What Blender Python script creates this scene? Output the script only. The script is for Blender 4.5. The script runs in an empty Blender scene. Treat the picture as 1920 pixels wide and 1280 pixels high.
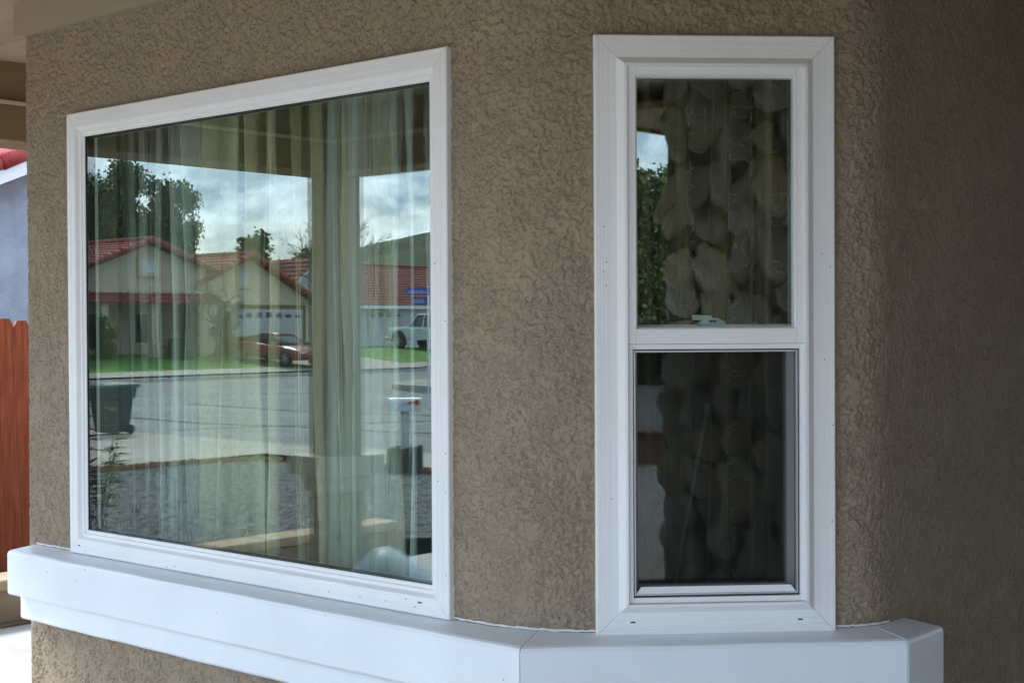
import bpy, math, random
import numpy as np
from mathutils import Vector, Matrix
R = math.radians
random.seed(7)
SC = bpy.context.scene
COL = SC.collection

# ------------------------------------------------------------------ camera
YAW, PITCH, ROLL = R(41.0246), R(-0.7135), R(-0.3045)
cd = bpy.data.cameras.new('camera'); cam = bpy.data.objects.new('camera', cd); COL.objects.link(cam)
cd.sensor_width = 36.0; cd.lens = 36.0 * 2698.76 / 1920.0
cd.clip_start = 0.05; cd.clip_end = 12000.0
cam.location = (0, 0, 1.7)
_F = Vector((-math.sin(YAW) * math.cos(PITCH), math.cos(YAW) * math.cos(PITCH), math.sin(PITCH)))
_Rt = Vector((math.cos(YAW), math.sin(YAW), 0)); _U = _Rt.cross(_F)
_R2 = _Rt * math.cos(ROLL) + _U * math.sin(ROLL); _U2 = _U * math.cos(ROLL) - _Rt * math.sin(ROLL)
cam.rotation_euler = Matrix((_R2, _U2, -_F)).transposed().to_euler()
SC.camera = cam

# ------------------------------------------------------------------ world, sun, exposure
SUN_EL, SUN_AZ = R(44), R(236)          # azimuth measured from +Y towards +X
w = bpy.data.worlds.new('World'); SC.world = w; w.use_nodes = True
nt = w.node_tree; nt.nodes.clear()
def N(t, tree=None, **kw):
    n = (tree or nt).nodes.new(t)
    for k, v in kw.items(): setattr(n, k, v)
    return n
def L(a, b, tree=None): (tree or nt).links.new(a, b)
sky = N('ShaderNodeTexSky'); sky.sky_type = 'NISHITA'; sky.sun_disc = False
sky.sun_elevation = SUN_EL; sky.sun_rotation = SUN_AZ; sky.air_density = 1.0; sky.dust_density = 1.0
tc = N('ShaderNodeTexCoord'); sx = N('ShaderNodeSeparateXYZ'); L(tc.outputs['Generated'], sx.inputs[0])
zz = N('ShaderNodeMath', operation='MAXIMUM'); L(sx.outputs[2], zz.inputs[0]); zz.inputs[1].default_value = 0.0
za = N('ShaderNodeMath', operation='ADD'); L(zz.outputs[0], za.inputs[0]); za.inputs[1].default_value = 0.42
dx = N('ShaderNodeMath', operation='DIVIDE'); L(sx.outputs[0], dx.inputs[0]); L(za.outputs[0], dx.inputs[1])
dy = N('ShaderNodeMath', operation='DIVIDE'); L(sx.outputs[1], dy.inputs[0]); L(za.outputs[0], dy.inputs[1])
cx = N('ShaderNodeCombineXYZ'); L(dx.outputs[0], cx.inputs[0]); L(dy.outputs[0], cx.inputs[1])
n1 = N('ShaderNodeTexNoise'); n1.inputs['Scale'].default_value = 4.2; n1.inputs['Detail'].default_value = 9; n1.inputs['Roughness'].default_value = .56; n1.inputs['Distortion'].default_value = .35
L(cx.outputs[0], n1.inputs['Vector'])
cr = N('ShaderNodeMapRange'); cr.inputs[1].default_value = .40; cr.inputs[2].default_value = .60; L(n1.outputs['Fac'], cr.inputs[0])
n2 = N('ShaderNodeTexNoise'); n2.inputs['Scale'].default_value = 7.0; n2.inputs['Detail'].default_value = 8; n2.inputs['Roughness'].default_value = .6; n2.inputs['Distortion'].default_value = .3
L(cx.outputs[0], n2.inputs['Vector'])
ramp = N('ShaderNodeValToRGB'); L(n2.outputs['Fac'], ramp.inputs[0])
ramp.color_ramp.elements[0].position = .43; ramp.color_ramp.elements[0].color = (.16, .26, .38, 1)
ramp.color_ramp.elements[1].position = .64; ramp.color_ramp.elements[1].color = (.70, .81, .95, 1)
bg1 = N('ShaderNodeBackground'); L(sky.outputs[0], bg1.inputs[0]); bg1.inputs[1].default_value = .075
bg2 = N('ShaderNodeBackground'); L(ramp.outputs[0], bg2.inputs[0]); bg2.inputs[1].default_value = 1.0
mx = N('ShaderNodeMixShader'); cl = N('ShaderNodeMapRange'); cl.inputs[3].default_value = .55; cl.inputs[4].default_value = 1.0
L(cr.outputs[0], cl.inputs[0]); L(cl.outputs[0], mx.inputs[0]); L(bg1.outputs[0], mx.inputs[1]); L(bg2.outputs[0], mx.inputs[2])
wo = N('ShaderNodeOutputWorld'); L(mx.outputs[0], wo.inputs[0])

sl = bpy.data.lights.new('sun', 'SUN'); sl.energy = 1.3; sl.angle = R(14); sl.color = (1, .95, .88)
so = bpy.data.objects.new('sun', sl); COL.objects.link(so)
sd = Vector((math.sin(SUN_AZ) * math.cos(SUN_EL), math.cos(SUN_AZ) * math.cos(SUN_EL), math.sin(SUN_EL)))
so.rotation_euler = sd.to_track_quat('Z', 'Y').to_euler(); so.location = (0, -20, 40)

SC.render.engine = 'CYCLES'
SC.view_settings.view_transform = 'Standard'; SC.view_settings.look = 'None'; SC.view_settings.gamma = 1.0
SC.view_settings.use_curve_mapping = False
SC.view_settings.exposure = 2.45
SC.cycles.use_denoising = True; SC.cycles.max_bounces = 10; SC.cycles.diffuse_bounces = 5
SC.cycles.glossy_bounces = 4; SC.cycles.transparent_max_bounces = 16; SC.cycles.transmission_bounces = 4
SC.cycles.sample_clamp_indirect = 8; SC.cycles.caustics_reflective = False; SC.cycles.caustics_refractive = False

# ------------------------------------------------------------------ materials
MATS = {}
def mat(name, col, rough=.7, var=.0, vscale=8.0, bump=0.0, bscale=60.0, metallic=0.0, spec=.4, detail=4, stretch=(1, 1, 1), coords='Object', col2=None):
    if name in MATS: return MATS[name]
    m = bpy.data.materials.new(name); m.use_nodes = True; t = m.node_tree
    b = t.nodes['Principled BSDF']; b.inputs['Roughness'].default_value = rough; b.inputs['Metallic'].default_value = metallic
    b.inputs['Specular IOR Level'].default_value = spec
    b.inputs['Base Color'].default_value = (*col, 1)
    if var or bump:
        c = N('ShaderNodeTexCoord', t); mp = N('ShaderNodeMapping', t); mp.inputs['Scale'].default_value = stretch
        L(c.outputs[coords], mp.inputs[0], t)
    if var:
        n = N('ShaderNodeTexNoise', t); n.inputs['Scale'].default_value = vscale; n.inputs['Detail'].default_value = detail; n.inputs['Roughness'].default_value = .6
        L(mp.outputs[0], n.inputs['Vector'], t)
        r = N('ShaderNodeValToRGB', t); L(n.outputs['Fac'], r.inputs[0], t)
        c2 = col2 or tuple(min(1, x * (1 + var)) for x in col); c1 = tuple(x * (1 - var) for x in col)
        r.color_ramp.elements[0].position = .3; r.color_ramp.elements[0].color = (*c1, 1)
        r.color_ramp.elements[1].position = .7; r.color_ramp.elements[1].color = (*c2, 1)
        L(r.outputs[0], b.inputs['Base Color'], t)
    if bump:
        n = N('ShaderNodeTexNoise', t); n.inputs['Scale'].default_value = bscale; n.inputs['Detail'].default_value = 5
        L(mp.outputs[0], n.inputs['Vector'], t)
        bp = N('ShaderNodeBump', t); bp.inputs['Strength'].default_value = 1.0; bp.inputs['Distance'].default_value = bump
        L(n.outputs['Fac'], bp.inputs['Height'], t); L(bp.outputs[0], b.inputs['Normal'], t)
    MATS[name] = m
    return m

STUCCO = mat('stucco', (.335, .262, .188), .88, .07, 1.3, spec=.22, detail=6)
def knockdown(m, dist, sc=78.0):
    t = m.node_tree; b = t.nodes['Principled BSDF']; c = N('ShaderNodeTexCoord', t)
    def noise(scale, det, dis=0, rough=.55):
        n = N('ShaderNodeTexNoise', t); n.inputs['Scale'].default_value = scale; n.inputs['Detail'].default_value = det; n.inputs['Distortion'].default_value = dis; n.inputs['Roughness'].default_value = rough
        L(c.outputs['Object'], n.inputs['Vector'], t); return n.outputs['Fac']
    def math_(op, a, b_):
        n = N('ShaderNodeMath', t, operation=op)
        for k, v in ((0, a), (1, b_)):
            if isinstance(v, (int, float)): n.inputs[k].default_value = v
            else: L(v, n.inputs[k], t)
        return n.outputs[0]
    f = math_('ADD', noise(sc, 3, .8, .62), math_('MULTIPLY', math_('SUBTRACT', noise(9, 3), .5), .55))
    r = N('ShaderNodeMapRange', t, interpolation_type='SMOOTHSTEP'); r.inputs[1].default_value = .40; r.inputs[2].default_value = .52; L(f, r.inputs[0], t)
    h = math_('ADD', r.outputs[0], math_('MULTIPLY', noise(520, 2), .22))
    bp = N('ShaderNodeBump', t); bp.inputs['Strength'].default_value = 1.0; bp.inputs['Distance'].default_value = dist
    L(h, bp.inputs['Height'], t); L(bp.outputs[0], b.inputs['Normal'], t)
knockdown(STUCCO, .0022, 84.0)
VINYL = mat('white_vinyl', (.84, .84, .84), .38, .03, 3.0, .00025, 14, stretch=(1, 1, 1))
LEDGE = mat('ledge_paint', (.80, .83, .87), .38, .055, 2.5, .0009, 30)
def specks(m, sc, size, col):
    t = m.node_tree; b = t.nodes['Principled BSDF']; c = N('ShaderNodeTexCoord', t); v = N('ShaderNodeTexVoronoi', t); v.inputs['Scale'].default_value = sc
    L(c.outputs['Object'], v.inputs['Vector'], t); g = N('ShaderNodeMath', t, operation='LESS_THAN'); L(v.outputs['Distance'], g.inputs[0], t); g.inputs[1].default_value = size
    src = b.inputs['Base Color'].links[0].from_socket; mi = N('ShaderNodeMix', t); mi.data_type = 'RGBA'
    L(g.outputs[0], mi.inputs[0], t); L(src, mi.inputs[6], t); mi.inputs[7].default_value = (*col, 1); L(mi.outputs[2], b.inputs['Base Color'], t)
specks(LEDGE, 11, .03, (.22, .21, .2))
SOFFIT = mat('soffit_paint', (.36, .285, .20), .8, .10, 3.0, .0006, 40, stretch=(.15, 1, 1))
BEAM = mat('beam_paint', (.24, .175, .10), .8, .15, 4.0, .0008, 30, stretch=(1, .2, 1))
BEAMTRIM = mat('beam_trim', (.62, .52, .40), .7, .08, 5)
BLACK = mat('black_rubber', (.012, .012, .016), .5)
DARK = mat('dark_gap', (.02, .02, .02), .8)
ALU = mat('mill_aluminium', (.50, .51, .53), .4, .05, 6, metallic=.6)
CONC = mat('concrete', (.50, .47, .43), .85, .10, 2.0, .001, 120)
SIDEW = mat('old_concrete', (.36, .33, .275), .9, .14, .8, .002, 40, detail=8)
CONC2 = mat('pale_concrete', (.42, .405, .38), .85, .25, 1.6, .0015, 60, detail=8)
ROOM = mat('room_paint', (.25, .22, .17), .9, .05, 2)

def glassmat(name, tint, fac):
    m = bpy.data.materials.new(name); m.use_nodes = True; t = m.node_tree; t.nodes.clear()
    tr = N('ShaderNodeBsdfTransparent', t); tr.inputs[0].default_value = (*tint, 1)
    gl = N('ShaderNodeBsdfGlossy', t); gl.inputs['Roughness'].default_value = 0.0; gl.inputs[0].default_value = (.93, 1.0, .98, 1)
    lw = N('ShaderNodeLayerWeight', t); lw.inputs[0].default_value = .5
    mr = N('ShaderNodeMapRange', t); mr.inputs[1].default_value = 0.0; mr.inputs[2].default_value = 1.0; mr.inputs[3].default_value = fac; mr.inputs[4].default_value = fac + .09
    L(lw.outputs['Facing'], mr.inputs[0], t)
    mi = N('ShaderNodeMixShader', t); L(mr.outputs[0], mi.inputs[0], t); L(tr.outputs[0], mi.inputs[1], t); L(gl.outputs[0], mi.inputs[2], t)
    o = N('ShaderNodeOutputMaterial', t); L(mi.outputs[0], o.inputs[0], t)
    return m
GLASS = glassmat('window_glass', (.91, .97, .945), .098)
GLASS2 = glassmat('side_window_glass', (.90, .94, .92), .13)

def clothmat(name, c1, c2, alpha, scale, axis=(1, 0, 0), gather=15.0, glow=.25):
    m = bpy.data.materials.new(name); m.use_nodes = True; t = m.node_tree; t.nodes.clear()
    tcn = N('ShaderNodeTexCoord', t)
    mp = N('ShaderNodeMapping', t); mp.inputs['Scale'].default_value = (1, 1, .55); L(tcn.outputs['Object'], mp.inputs[0], t)
    v = N('ShaderNodeTexNoise', t); v.inputs['Scale'].default_value = scale; v.inputs['Detail'].default_value = 3; v.inputs['Distortion'].default_value = 2.2
    L(mp.outputs[0], v.inputs['Vector'], t)
    r = N('ShaderNodeValToRGB', t); L(v.outputs['Fac'], r.inputs[0], t)
    r.color_ramp.elements[0].position = .47; r.color_ramp.elements[0].color = (*c1, 1)
    r.color_ramp.elements[1].position = .55; r.color_ramp.elements[1].color = (*c2, 1)
    d = N('ShaderNodeBsdfDiffuse', t); L(r.outputs[0], d.inputs[0], t)
    tl = N('ShaderNodeBsdfTranslucent', t); L(r.outputs[0], tl.inputs[0], t)
    m1 = N('ShaderNodeMixShader', t); m1.inputs[0].default_value = .12; L(d.outputs[0], m1.inputs[1], t); L(tl.outputs[0], m1.inputs[2], t)
    tr = N('ShaderNodeBsdfTransparent', t)
    lw = N('ShaderNodeLayerWeight', t); lw.inputs[0].default_value = .5
    mr = N('ShaderNodeMapRange', t); mr.inputs[1].default_value = .3; mr.inputs[2].default_value = .9; mr.inputs[3].default_value = 1 - alpha; mr.inputs[4].default_value = .03
    L(lw.outputs['Facing'], mr.inputs[0], t)
    # gathered cloth: thread density varies from pleat to pleat across the width
    dt = N('ShaderNodeVectorMath', t, operation='DOT_PRODUCT'); L(tcn.outputs['Object'], dt.inputs[0], t); dt.inputs[1].default_value = axis
    sz_ = N('ShaderNodeSeparateXYZ', t); L(tcn.outputs['Object'], sz_.inputs[0], t)
    cb = N('ShaderNodeCombineXYZ', t); L(dt.outputs['Value'], cb.inputs[0], t)
    zs = N('ShaderNodeMath', t, operation='MULTIPLY'); L(sz_.outputs[2], zs.inputs[0], t); zs.inputs[1].default_value = .014; L(zs.outputs[0], cb.inputs[1], t)
    gnz = N('ShaderNodeTexNoise', t); gnz.inputs['Scale'].default_value = gather; gnz.inputs['Detail'].default_value = 2; gnz.inputs['Roughness'].default_value = .6; L(cb.outputs[0], gnz.inputs['Vector'], t)
    gr = N('ShaderNodeMapRange', t, interpolation_type='SMOOTHSTEP'); gr.inputs[1].default_value = .44; gr.inputs[2].default_value = .68; gr.inputs[3].default_value = 1.0; gr.inputs[4].default_value = glow; wv = N('ShaderNodeTexWave', t); wv.wave_type = 'BANDS'; wv.bands_direction = 'X'; wv.inputs['Scale'].default_value = .314 * gather / 1.25; wv.inputs['Distortion'].default_value = 1.6; wv.inputs['Detail'].default_value = 1; wv.inputs['Detail Scale'].default_value = 1.2; L(cb.outputs[0], wv.inputs['Vector'], t)
    av = N('ShaderNodeMix', t); av.inputs[0].default_value = .38; L(gnz.outputs['Fac'], av.inputs[2], t); L(wv.outputs['Fac'], av.inputs[3], t); L(av.outputs[0], gr.inputs[0], t)
    mu = N('ShaderNodeMath', t, operation='MULTIPLY'); L(mr.outputs[0], mu.inputs[0], t); L(gr.outputs[0], mu.inputs[1], t)
    m2 = N('ShaderNodeMixShader', t); L(mu.outputs[0], m2.inputs[0], t); L(m1.outputs[0], m2.inputs[1], t); L(tr.outputs[0], m2.inputs[2], t)
    o = N('ShaderNodeOutputMaterial', t); L(m2.outputs[0], o.inputs[0], t)
    return m
SHEER = clothmat('sheer_voile', (.80, .83, .78), (.82, .85, .80), .06, 40, gather=17, glow=.42)
DRAPE = clothmat('olive_damask', (.76, .70, .48), (.82, .77, .58), .10, 30, gather=11, glow=.16)
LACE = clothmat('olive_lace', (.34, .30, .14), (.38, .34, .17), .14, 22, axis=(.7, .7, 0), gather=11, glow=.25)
EMBROID = clothmat('embroidery_thread', (.42, .38, .21), (.46, .42, .25), .4, 60, glow=.6)

# ------------------------------------------------------------------ object helpers
def wl(o):
    v = Vector((0, 0, 0))
    while o is not None:
        v += o.location; o = o.parent
    return v
def new(name, verts, faces, m, parent=None, smooth=False, kind=None):
    me = bpy.data.meshes.new(name)
    off = wl(parent) if parent else Vector((0, 0, 0))
    me.from_pydata([(v[0] - off.x, v[1] - off.y, v[2] - off.z) for v in verts], [], faces)
    if m: me.materials.append(m)
    if smooth: me.polygons.foreach_set('use_smooth', [True] * len(me.polygons))
    o = bpy.data.objects.new(name, me); COL.objects.link(o)
    if parent: o.parent = parent
    if kind: o['kind'] = kind
    return o
def thing(name, label, cat, loc=(0, 0, 0), group=None):
    o = bpy.data.objects.new(name, None); COL.objects.link(o); o.location = loc; o.empty_display_size = .2
    o['label'] = label; o['category'] = cat
    if group: o['group'] = group
    return o
def part(name, parent, label=None):
    o = bpy.data.objects.new(name, None); COL.objects.link(o); o.parent = parent
    if label: o['label'] = label
    return o
class MB:
    def __init__(s): s.v = []; s.f = []
    def quad(s, *p):
        b = len(s.v); s.v += [tuple(q) for q in p]; s.f.append(tuple(range(b, b + len(p)))); return s
    def box(s, x0, y0, z0, x1, y1, z1):
        b = len(s.v)
        s.v += [(x0, y0, z0), (x1, y0, z0), (x1, y1, z0), (x0, y1, z0), (x0, y0, z1), (x1, y0, z1), (x1, y1, z1), (x0, y1, z1)]
        s.f += [tuple(b + i for i in q) for q in ((0, 3, 2, 1), (4, 5, 6, 7), (0, 1, 5, 4), (1, 2, 6, 5), (2, 3, 7, 6), (3, 0, 4, 7))]
        return s
    def obox(s, O, ex, ey, ez):
        O, ex, ey, ez = Vector(O), Vector(ex), Vector(ey), Vector(ez); b = len(s.v)
        for c in range(2):
            for (i, j) in ((0, 0), (1, 0), (1, 1), (0, 1)): s.v.append(tuple(O + ex * i + ey * j + ez * c))
        fl = ex.cross(ey).dot(ez) < 0
        q6 = ((0, 3, 2, 1), (4, 5, 6, 7), (0, 1, 5, 4), (1, 2, 6, 5), (2, 3, 7, 6), (3, 0, 4, 7))
        s.f += [tuple(b + i for i in (q[::-1] if fl else q)) for q in q6]; return s
    def tube(s, pts, rad, n=6, cap=True):
        pts = [Vector(p) for p in pts]
        if not hasattr(rad, '__len__'): rad = [rad] * len(pts)
        b = len(s.v)
        for i, p in enumerate(pts):
            d = (pts[min(i + 1, len(pts) - 1)] - pts[max(i - 1, 0)]).normalized()
            a = d.cross(Vector((0, 0, 1)) if abs(d.z) < .95 else Vector((1, 0, 0))).normalized(); c = a.cross(d)
            for k in range(n):
                t = 2 * math.pi * k / n; s.v.append(tuple(p + (a * math.cos(t) + c * math.sin(t)) * rad[i]))
        for i in range(len(pts) - 1):
            for k in range(n):
                k2 = (k + 1) % n; s.f.append((b + i * n + k, b + i * n + k2, b + (i + 1) * n + k2, b + (i + 1) * n + k))
        if cap:
            s.f.append(tuple(b + k for k in range(n))[::-1]); e = b + (len(pts) - 1) * n; s.f.append(tuple(e + k for k in range(n)))
        return s
    def prism(s, poly, axis, a, b_):
        # poly: list of 2D points, extruded along axis (0=x,1=y,2=z) from a to b_
        n = len(poly); b = len(s.v)
        for t in (a, b_):
            for (p, q) in poly:
                s.v.append((t, p, q) if axis == 0 else (p, t, q) if axis == 1 else (p, q, t))
        s.f.append(tuple(b + i for i in range(n))[::-1]); s.f.append(tuple(b + n + i for i in range(n)))
        for i in range(n):
            j = (i + 1) % n; s.f.append((b + i, b + j, b + n + j, b + n + i))
        return s
    def build(s, name, m, parent=None, smooth=False, kind=None, bevel=0):
        o = new(name, s.v, s.f, m, parent, smooth, kind)
        if bevel:
            bm = o.modifiers.new('bevel', 'BEVEL'); bm.width = bevel; bm.segments = 2; bm.limit_method = 'ANGLE'; bm.angle_limit = R(40)
        return o
def struct(o): o['kind'] = 'structure'; return o

rng = np.random.default_rng(3)
ANG = rng.random((256, 256)) * 2 * np.pi; GX, GY = np.cos(ANG), np.sin(ANG)
def gn(x, y):
    xi = np.floor(x).astype(int); yi = np.floor(y).astype(int); fx = x - xi; fy = y - yi
    u = fx * fx * fx * (fx * (fx * 6 - 15) + 10); v = fy * fy * fy * (fy * (fy * 6 - 15) + 10)
    def g(i, j):
        a, b = (xi + i) & 255, (yi + j) & 255; return GX[a, b] * (fx - i) + GY[a, b] * (fy - j)
    return ((g(0, 0) * (1 - u) + g(1, 0) * u) * (1 - v) + (g(0, 1) * (1 - u) + g(1, 1) * u) * v) * 1.5
def gridmesh(name, V, nu, nv, m, parent=None, mask=None, smooth=True):
    # V: (nu*nv,3) array, index i*nv+j ; mask (nu-1,nv-1) True = keep
    off = np.array(wl(parent)) if parent else 0
    V = V - off
    i, j = np.meshgrid(np.arange(nu - 1), np.arange(nv - 1), indexing='ij')
    if mask is not None: i, j = i[mask], j[mask]
    i, j = i.ravel(), j.ravel()
    q = np.stack([i * nv + j, (i + 1) * nv + j, (i + 1) * nv + j + 1, i * nv + j + 1], 1)
    me = bpy.data.meshes.new(name); me.vertices.add(len(V)); me.vertices.foreach_set('co', V.astype(np.float32).ravel())
    me.loops.add(q.size); me.loops.foreach_set('vertex_index', q.astype(np.int32).ravel())
    me.polygons.add(len(q)); me.polygons.foreach_set('loop_start', np.arange(0, q.size, 4, dtype=np.int32))
    me.update(calc_edges=True); me.validate()
    if smooth: me.polygons.foreach_set('use_smooth', np.ones(len(me.polygons), dtype=bool))
    me.materials.append(m)
    o = bpy.data.objects.new(name, me); COL.objects.link(o)
    if parent: o.parent = parent
    return o

# ------------------------------------------------------------------ terrain
def hfun(x, y):
    x = np.asarray(x, float); y = np.asarray(y, float)
    far = np.interp(x, [-200, -52, -45.2, -44, -28, -20], [.35, .35, -.2, -.36, -.66, -.66])
    t = np.clip(np.maximum((-7.6 - x) / 11.5, (-1.5 - y) / 8.7), 0, 1)
    yard = .10 - .76 * t ** .9
    t2 = np.clip((-5 - y) / 5.2, 0, 1); near = -.66 * t2
    h = np.where(x > -7.5, near, yard)
    return np.where(x < -20.3, far, np.where(y < -10.3, -.66, h))
def sheet(name, xs, ys, off, m, kind='structure'):
    X, Y = np.meshgrid(xs, ys, indexing='ij'); Z = hfun(X, Y) + off
    o = gridmesh(name, np.stack([X, Y, Z], -1).reshape(-1, 3), len(xs), len(ys), m, smooth=False)
    o['kind'] = kind; return o
ASPH = mat('asphalt', (.21, .212, .205), .9, .2, .5, .004, 40, detail=8)
SOIL = mat('dry_ground', (.17, .13, .085), .95, .3, .5, .01, 8, detail=8)
GRAVEL = mat('gravel_bed', (.055, .05, .045), .95, .7, 30, .03, 30, detail=2)
LAWN = mat('lawn_grass', (.08, .20, .02), .9, .4, .8, .03, 25, detail=8)
xs = np.concatenate([np.linspace(-5000, -150, 8), np.linspace(-120, -60, 5), np.linspace(-56, 12, 69), np.linspace(20, 100, 5), np.linspace(500, 5000, 5)])
ys = np.concatenate([np.linspace(-5000, -150, 8), np.linspace(-120, -60, 5), np.linspace(-55, 14, 70), np.linspace(20, 100, 5), np.linspace(500, 5000, 5)])
sheet('ground', xs, ys, -.14, SOIL)
sheet('road', np.linspace(-44, -20.3, 25), np.linspace(-75, -12.2, 30), .0, ASPH)
sheet('road', np.linspace(-44, -30, 8), np.linspace(-12.2, 60, 12), .0, ASPH)
sheet('road', np.linspace(-20.3, 90, 12), np.linspace(-30, -12.2, 5), .0, ASPH)
sheet('sidewalk', np.linspace(-20.3, 60, 14), np.linspace(-12.2, -10.35, 3), .10, SIDEW)
sheet('driveway', np.linspace(-29.8, -20.3, 8), np.linspace(-12.2, 4, 8), .06, SIDEW)
sheet('gravel_bed', np.linspace(-20.3, -7.9, 30), np.linspace(-10.3, 9, 40), .0, GRAVEL)
sheet('lawn', np.linspace(-58, -45.9, 14), np.linspace(-75, 20, 20), .10, LAWN)
sheet('sidewalk', np.linspace(-45.9, -44.6, 3), np.linspace(-75, 20, 20), .12, SIDEW)
sheet('driveway', np.linspace(-52, -44.3, 10), np.linspace(-39.2, -33.6, 5), .14, SIDEW)
sheet('driveway', np.linspace(-58.4, -44.3, 12), np.linspace(-57.2, -48.2, 5), .14, SIDEW)
# far kerb
kb = MB()
for y0 in np.arange(-75, 20, 5): kb.box(-44.6, y0, -.6, -44.3, y0 + 4.98, -.36 + .13)
struct(kb.build('kerb', CONC))
# concrete corner pad across the near street
cp = [(-37.5 + 4 * (1 - math.cos(a)), -33 + 5 * math.sin(a)) for a in np.linspace(0, math.pi / 2, 9)] + [(-22, -28), (-22, -36), (-37.5, -36)]
pm = MB(); pm.prism([(x, y) for x, y in cp], 2, -.75, -.34); struct(pm.build('sidewalk', SIDEW))
# tar-sealed cracks on the road
TAR = mat('tar_seal', (.03, .03, .032), .8)
for pts in ([(-27, -13.5), (-26, -16), (-24.5, -19), (-22.8, -22)], [(-31, -15), (-28.5, -15.2), (-25.5, -15.9), (-22.5, -16.1), (-20.5, -16.8)], [(-34, -19), (-30, -19.5), (-26, -20.6), (-23, -20.4)], [(-40, -17), (-37, -21), (-35, -26)]):
    t_ = MB(); pts = [(x + random.uniform(-.05, .05), y) for x, y in pts]
    for (a, b) in zip(pts[:-1], pts[1:]):
        d = Vector((b[0] - a[0], b[1] - a[1], 0)).normalized(); n_ = Vector((-d.y, d.x, 0)) * .05
        A = Vector((a[0], a[1], float(hfun(*a)) + .012)); B = Vector((b[0], b[1], float(hfun(*b)) + .012))
        t_.quad(A - n_, B - n_, B + n_, A + n_)
    struct(t_.build('road_crack', TAR))
# loose gravel stones
gv = MB(); STN = [(1, 0, 0), (-1, 0, 0), (0, 1, 0), (0, -1, 0), (0, 0, 1), (0, 0, -1)]
STF = [(0, 2, 4), (2, 1, 4), (1, 3, 4), (3, 0, 4), (2, 0, 5), (1, 2, 5), (3, 1, 5), (0, 3, 5)]
V_, F_ = [], []
for k in range(26000):
    x = -7.95 - 11.9 * random.random() ** 1.2; y = random.uniform(-10, 1.5)
    s_ = random.uniform(.018, .05); z = float(hfun(x, y)); a = random.random() * 6.3; ca, sa = math.cos(a), math.sin(a); b = len(V_)
    for (p, q, r_) in STN:
        p *= s_ * 1.3; q *= s_ * .9; r_ *= s_ * .7; V_.append((x + p * ca - q * sa, y + p * sa + q * ca, z + r_ + .004))
    F_ += [(b + i, b + j, b + l) for (i, j, l) in STF]
GST = mat('gravel_stones', (.13, .118, .105), .9, .85, 45, detail=0, col2=(.50, .47, .43))
go = new('gravel', V_, F_, GST, kind='stuff'); go['label'] = 'loose dark brown and grey gravel covering the front bed'; go['category'] = 'gravel'
# scalloped terracotta edging round the gravel
TERRA = mat('terracotta', (.36, .17, .085), .9, .25, 6)
ed = thing('garden_edging', 'low scalloped terracotta edging along the rim of the gravel bed', 'edging', (-19, -9.5, -.66))
path = [(-20.25, -2.0), (-20.25, -8.3)] + [(-18.5 - 1.75 * math.cos(a), -8.3 - 1.95 * math.sin(a)) for a in np.linspace(.15, math.pi / 2, 7)] + [(-10.0, -10.25)]
em = None; cnt = 0
for (a, b) in zip(path[:-1], path[1:]):
    A, B = Vector((*a, 0)), Vector((*b, 0)); ln = (B - A).length; n_ = max(1, int(ln / .145)); ang = math.atan2((B - A).y, (B - A).x)
    for k in range(n_):
        P = A + (B - A) * ((k + .5) / n_)
        if em is None:
            e_ = MB(); e_.prism([(-.07, -.05), (.07, -.05), (.07, .055), (.035, .09), (-.035, .09), (-.07, .055)], 1, -.03, .03)
            o = e_.build('edging_brick', TERRA); em = o.data
        else:
            o = bpy.data.objects.new('edging_brick', em); COL.objects.link(o)
        o.parent = ed; o.location = (P.x + 19, P.y + 9.5, random.uniform(-.01, .015)); o.rotation_euler = (random.uniform(-.06, .06), random.uniform(-.05, .05), ang + random.uniform(-.08, .08))

# ------------------------------------------------------------------ our house
house = thing('house', 'tan stucco house with white framed windows, white moulded ledge and covered porch', 'house', (-3.5, 3.2, 0))
S5 = math.sqrt(.5)
WALLY = 2.93; F3X = -1.816
E2 = Vector((S5, S5, 0)); N2 = Vector((S5, -S5, 0)); C12 = Vector((WALLY - 5.407, WALLY, 0)); C23 = Vector((F3X, F3X + 5.407, 0))
LX = -5.02
def fillet(P, d1, d2, r, n):
    # P corner, d1 dir arriving, d2 dir leaving
    th = math.acos(max(-1, min(1, d1.dot(d2)))); t = r * math.tan(th / 2)
    a = P - d1 * t; nrm = Vector((-d1.y, d1.x, 0)); c = a + nrm * r
    out = []
    for k in range(n + 1):
        an = th * k / n; v = -nrm * math.cos(an) + d1 * math.sin(an); out.append((c + v * r, v))
    return out
STEP = .0034
prof = []
def addline(a, b, nrm):
    ln = (b - a).length; n = max(1, int(ln / STEP))
    for k in range(n + 1):
        if k == 0 and prof and (prof[-1][0] - a).length < 1e-6: continue
        prof.append((a + (b - a) * (k / n), nrm))
dX, dY = Vector((1, 0, 0)), Vector((0, 1, 0))
cL = fillet(Vector((LX, WALLY, 0)), -dY, dX, .035, 12)
c1 = fillet(C12, dX, E2, .46, 90); c2 = fillet(C23, E2, dY, .22, 44)
addline(Vector((LX, 3.1, 0)), cL[0][0], -dX); prof += cL[1:]
addline(cL[-1][0], c1[0][0], -dY); prof += c1[1:]
addline(c1[-1][0], c2[0][0], N2); prof += c2[1:]
addline(c2[-1][0], Vector((F3X, 4.72, 0)), dX)
PX = np.array([(p.x, p.y) for p, n in prof]); PN = np.array([(n.x, n.y) for p, n in prof])
U = np.concatenate([[0], np.cumsum(np.linalg.norm(np.diff(PX, axis=0), axis=1))])
ZS = np.arange(.28, 2.93, STEP)
UU, ZZ = np.meshgrid(U, ZS, indexing='ij')
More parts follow.
